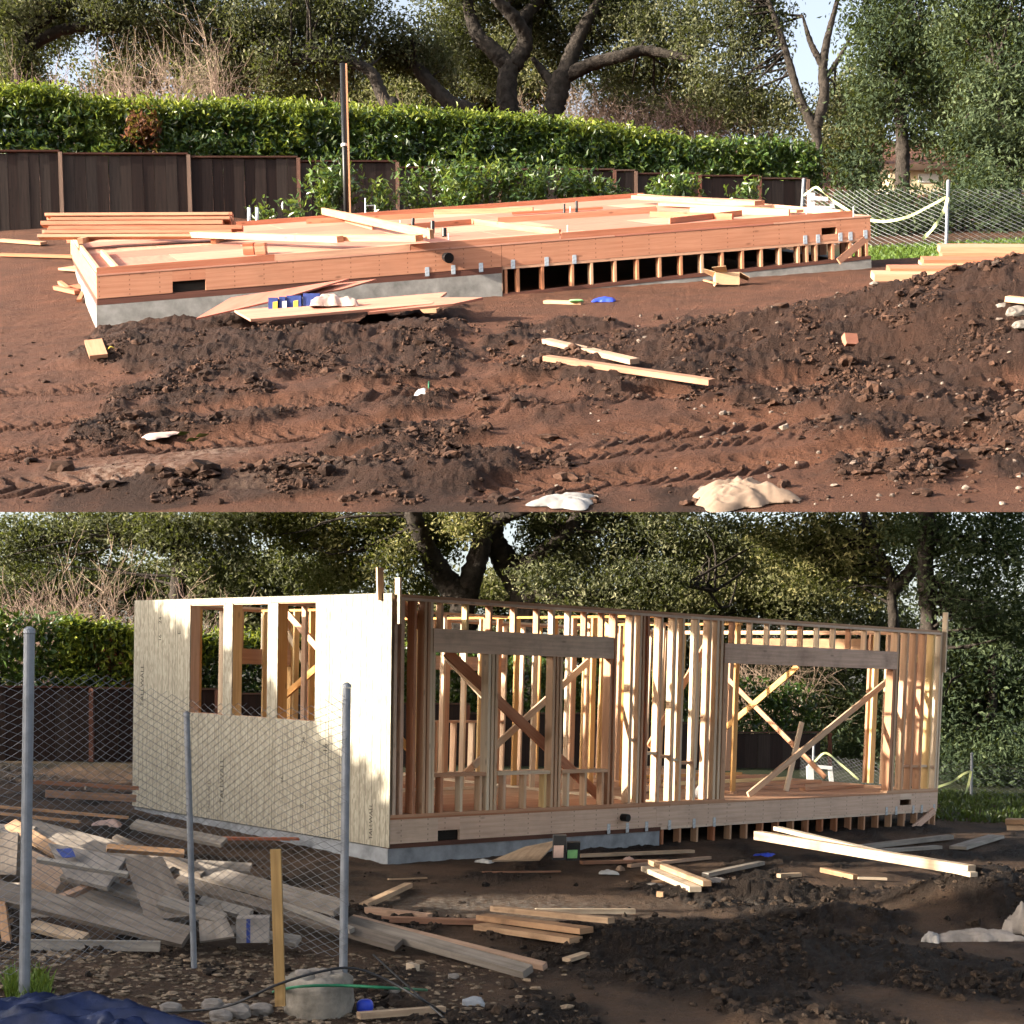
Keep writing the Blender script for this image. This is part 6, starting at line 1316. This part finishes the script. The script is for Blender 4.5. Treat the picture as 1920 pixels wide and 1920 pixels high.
for c, r, sx, sy, sz, mt, lab, nm in ((910, 1619, .11, .06, .05, 'white', "white paper scrap before the propped plywood", "paper_scrap"), (1140, 1640, .12, .09, .05, 'white', "white torn sheet in the mud before the footing", "paper_scrap"), (1163, 1634, .05, .04, .07, 'cloth', "small tan carton scrap beside the torn sheet", "carton_scrap"), (1180, 1616, .07, .05, .06, 'paper', "pink white bottle on the boards by the footing", "bottle"), (1438, 1608, .15, .08, .06, 'blue', "blue glove lying before the pony wall in the lower yard", "blue_glove"), (1225, 1664, .10, .07, .05, 'cloth_grey', "grey rag left of the stacked pale boards", "rag"), (205, 1550, .2, .12, .1, 'paper', "pinkish rubble bag behind the scrap heap", "rubble_bag"), (1340, 1655, .14, .1, .06, 'cloth_grey', "pale clump of rubbish behind the stacked boards", "rag")):
    cloth(nm, lab, V3(*G2(c, r)), (sx, sy, sz), mt, int(c), nm.split("_")[-1], None, 20, .6, h2)
cloth("dust_sheet", "dirty white dust sheet heaped at the right edge", W(1945, 1752, 11.4), (.22, .2, .27), 'cloth_grey', 31, "dust sheet", None, 64, .9)
cloth("dust_sheet", "long ridge of dirty cloth trailing from the heaped dust sheet", W(1830, 1765, 11.3), (.36, .10, .085), 'cloth_grey', 34, "dust sheet", None, 64, .9)
cloth("plastic_bag", "white plastic bag at the tip of the trailing cloth", W(1748, 1768, 11.25), (.07, .07, .09), 'sack', 37, "bag", None, 28, .5)
# ------------------------------------------------------------ far wire fence and lumber at the right
rf = thing("chain_link_fence", W(1821, 1548, 30), "dark chain link fence with tape right of the framed house", "fence")
pts = [W(1500, 1462, 33), W(1640, 1520, 31), W(1821, 1548, 30), W(1990, 1552, 29.5)]; tp_ = [1412, 1425, 1428, 1432]
v, f = tubes(zigzag(pts, [W(0, t, q[1])[2] - q[2] for t, q in zip(tp_, pts)], .085, .0022), 3); mesh_obj("wire_mesh", v, f, M['wire'], rf)
post("fence_post", W(1820, 1552, 29.95), W(1822, 1414, 29.95), .03, 'galv', rf); post("fence_post", W(1523, 1470, 32.9), W(1526, 1398, 32.9), .03, 'galv', rf)
G3 = "pale tape on the far wire fence"
ribbon("tape_strip", [W(1757, 1476, 29.8), W(1785, 1466, 29.8), W(1805, 1452, 29.8), W(1820, 1446, 29.8)], .05, "pale tape sagging between the house corner and the far post", group=G3)
ribbon("tape_strip", [W(1821, 1446, 29.8), W(1813, 1480, 29.8), W(1798, 1508, 29.8), W(1774, 1530, 29.8)], .05, "pale tape end trailing from the far post", group=G3)
ribbon("tape_strip", [W(1527, 1428, 32.6), W(1548, 1412, 32.6), W(1575, 1432, 32.6), W(1610, 1462, 32.6)], .05, "pale tape seen through the wide doorway", group=G3)
sw2 = thing("sawhorse", W(1530, 1470, 32.2), "bluish white sawhorse seen through the wide doorway", "sawhorse")
beam("leg", W(1518, 1436, 32.2), W(1520, 1475, 32.2), .05, .16, M['white'], sw2, up=(1, 0, 0)); beam("leg", W(1556, 1440, 32.2), W(1560, 1475, 32.2), .05, .10, M['white'], sw2, up=(1, 0, 0)); beam("crossbar", W(1515, 1436, 32.15), W(1560, 1440, 32.15), .06, .08, M['white'], sw2)
for i, (r, c0) in enumerate(((1551, 1889), (1540, 1886))):
    tag(beam("board", W(c0, r, 20.5), W(1990, r, 20.2), .3, .075, M['plank'], None), ("lower" if i == 0 else "upper") + " board of the pile cut off by the right edge", "board", "lumber pile at the right edge of the lower yard")
grass_tuft("grass", "dark green grass at the foot of the far wire fence", h2, 1750, 2000, 25.0, 31.0, 2600, 25, .09, mat='weed_dark')
shrub("dark evergreen shrub behind the right wire fence of the lower yard", [bl(1850, 1480, 33, 90, 60, 1), bl(1920, 1440, 33, 70, 70, 1), bl(1790, 1450, 34, 60, 60, 1), bl(1700, 1440, 36, 70, 60, 1), bl(1600, 1420, 37, 70, 60, 1)], 1790, 'conifer', 22, 24, .25, .14, -.1, None, "evergreen_shrub", "shrub", h2)
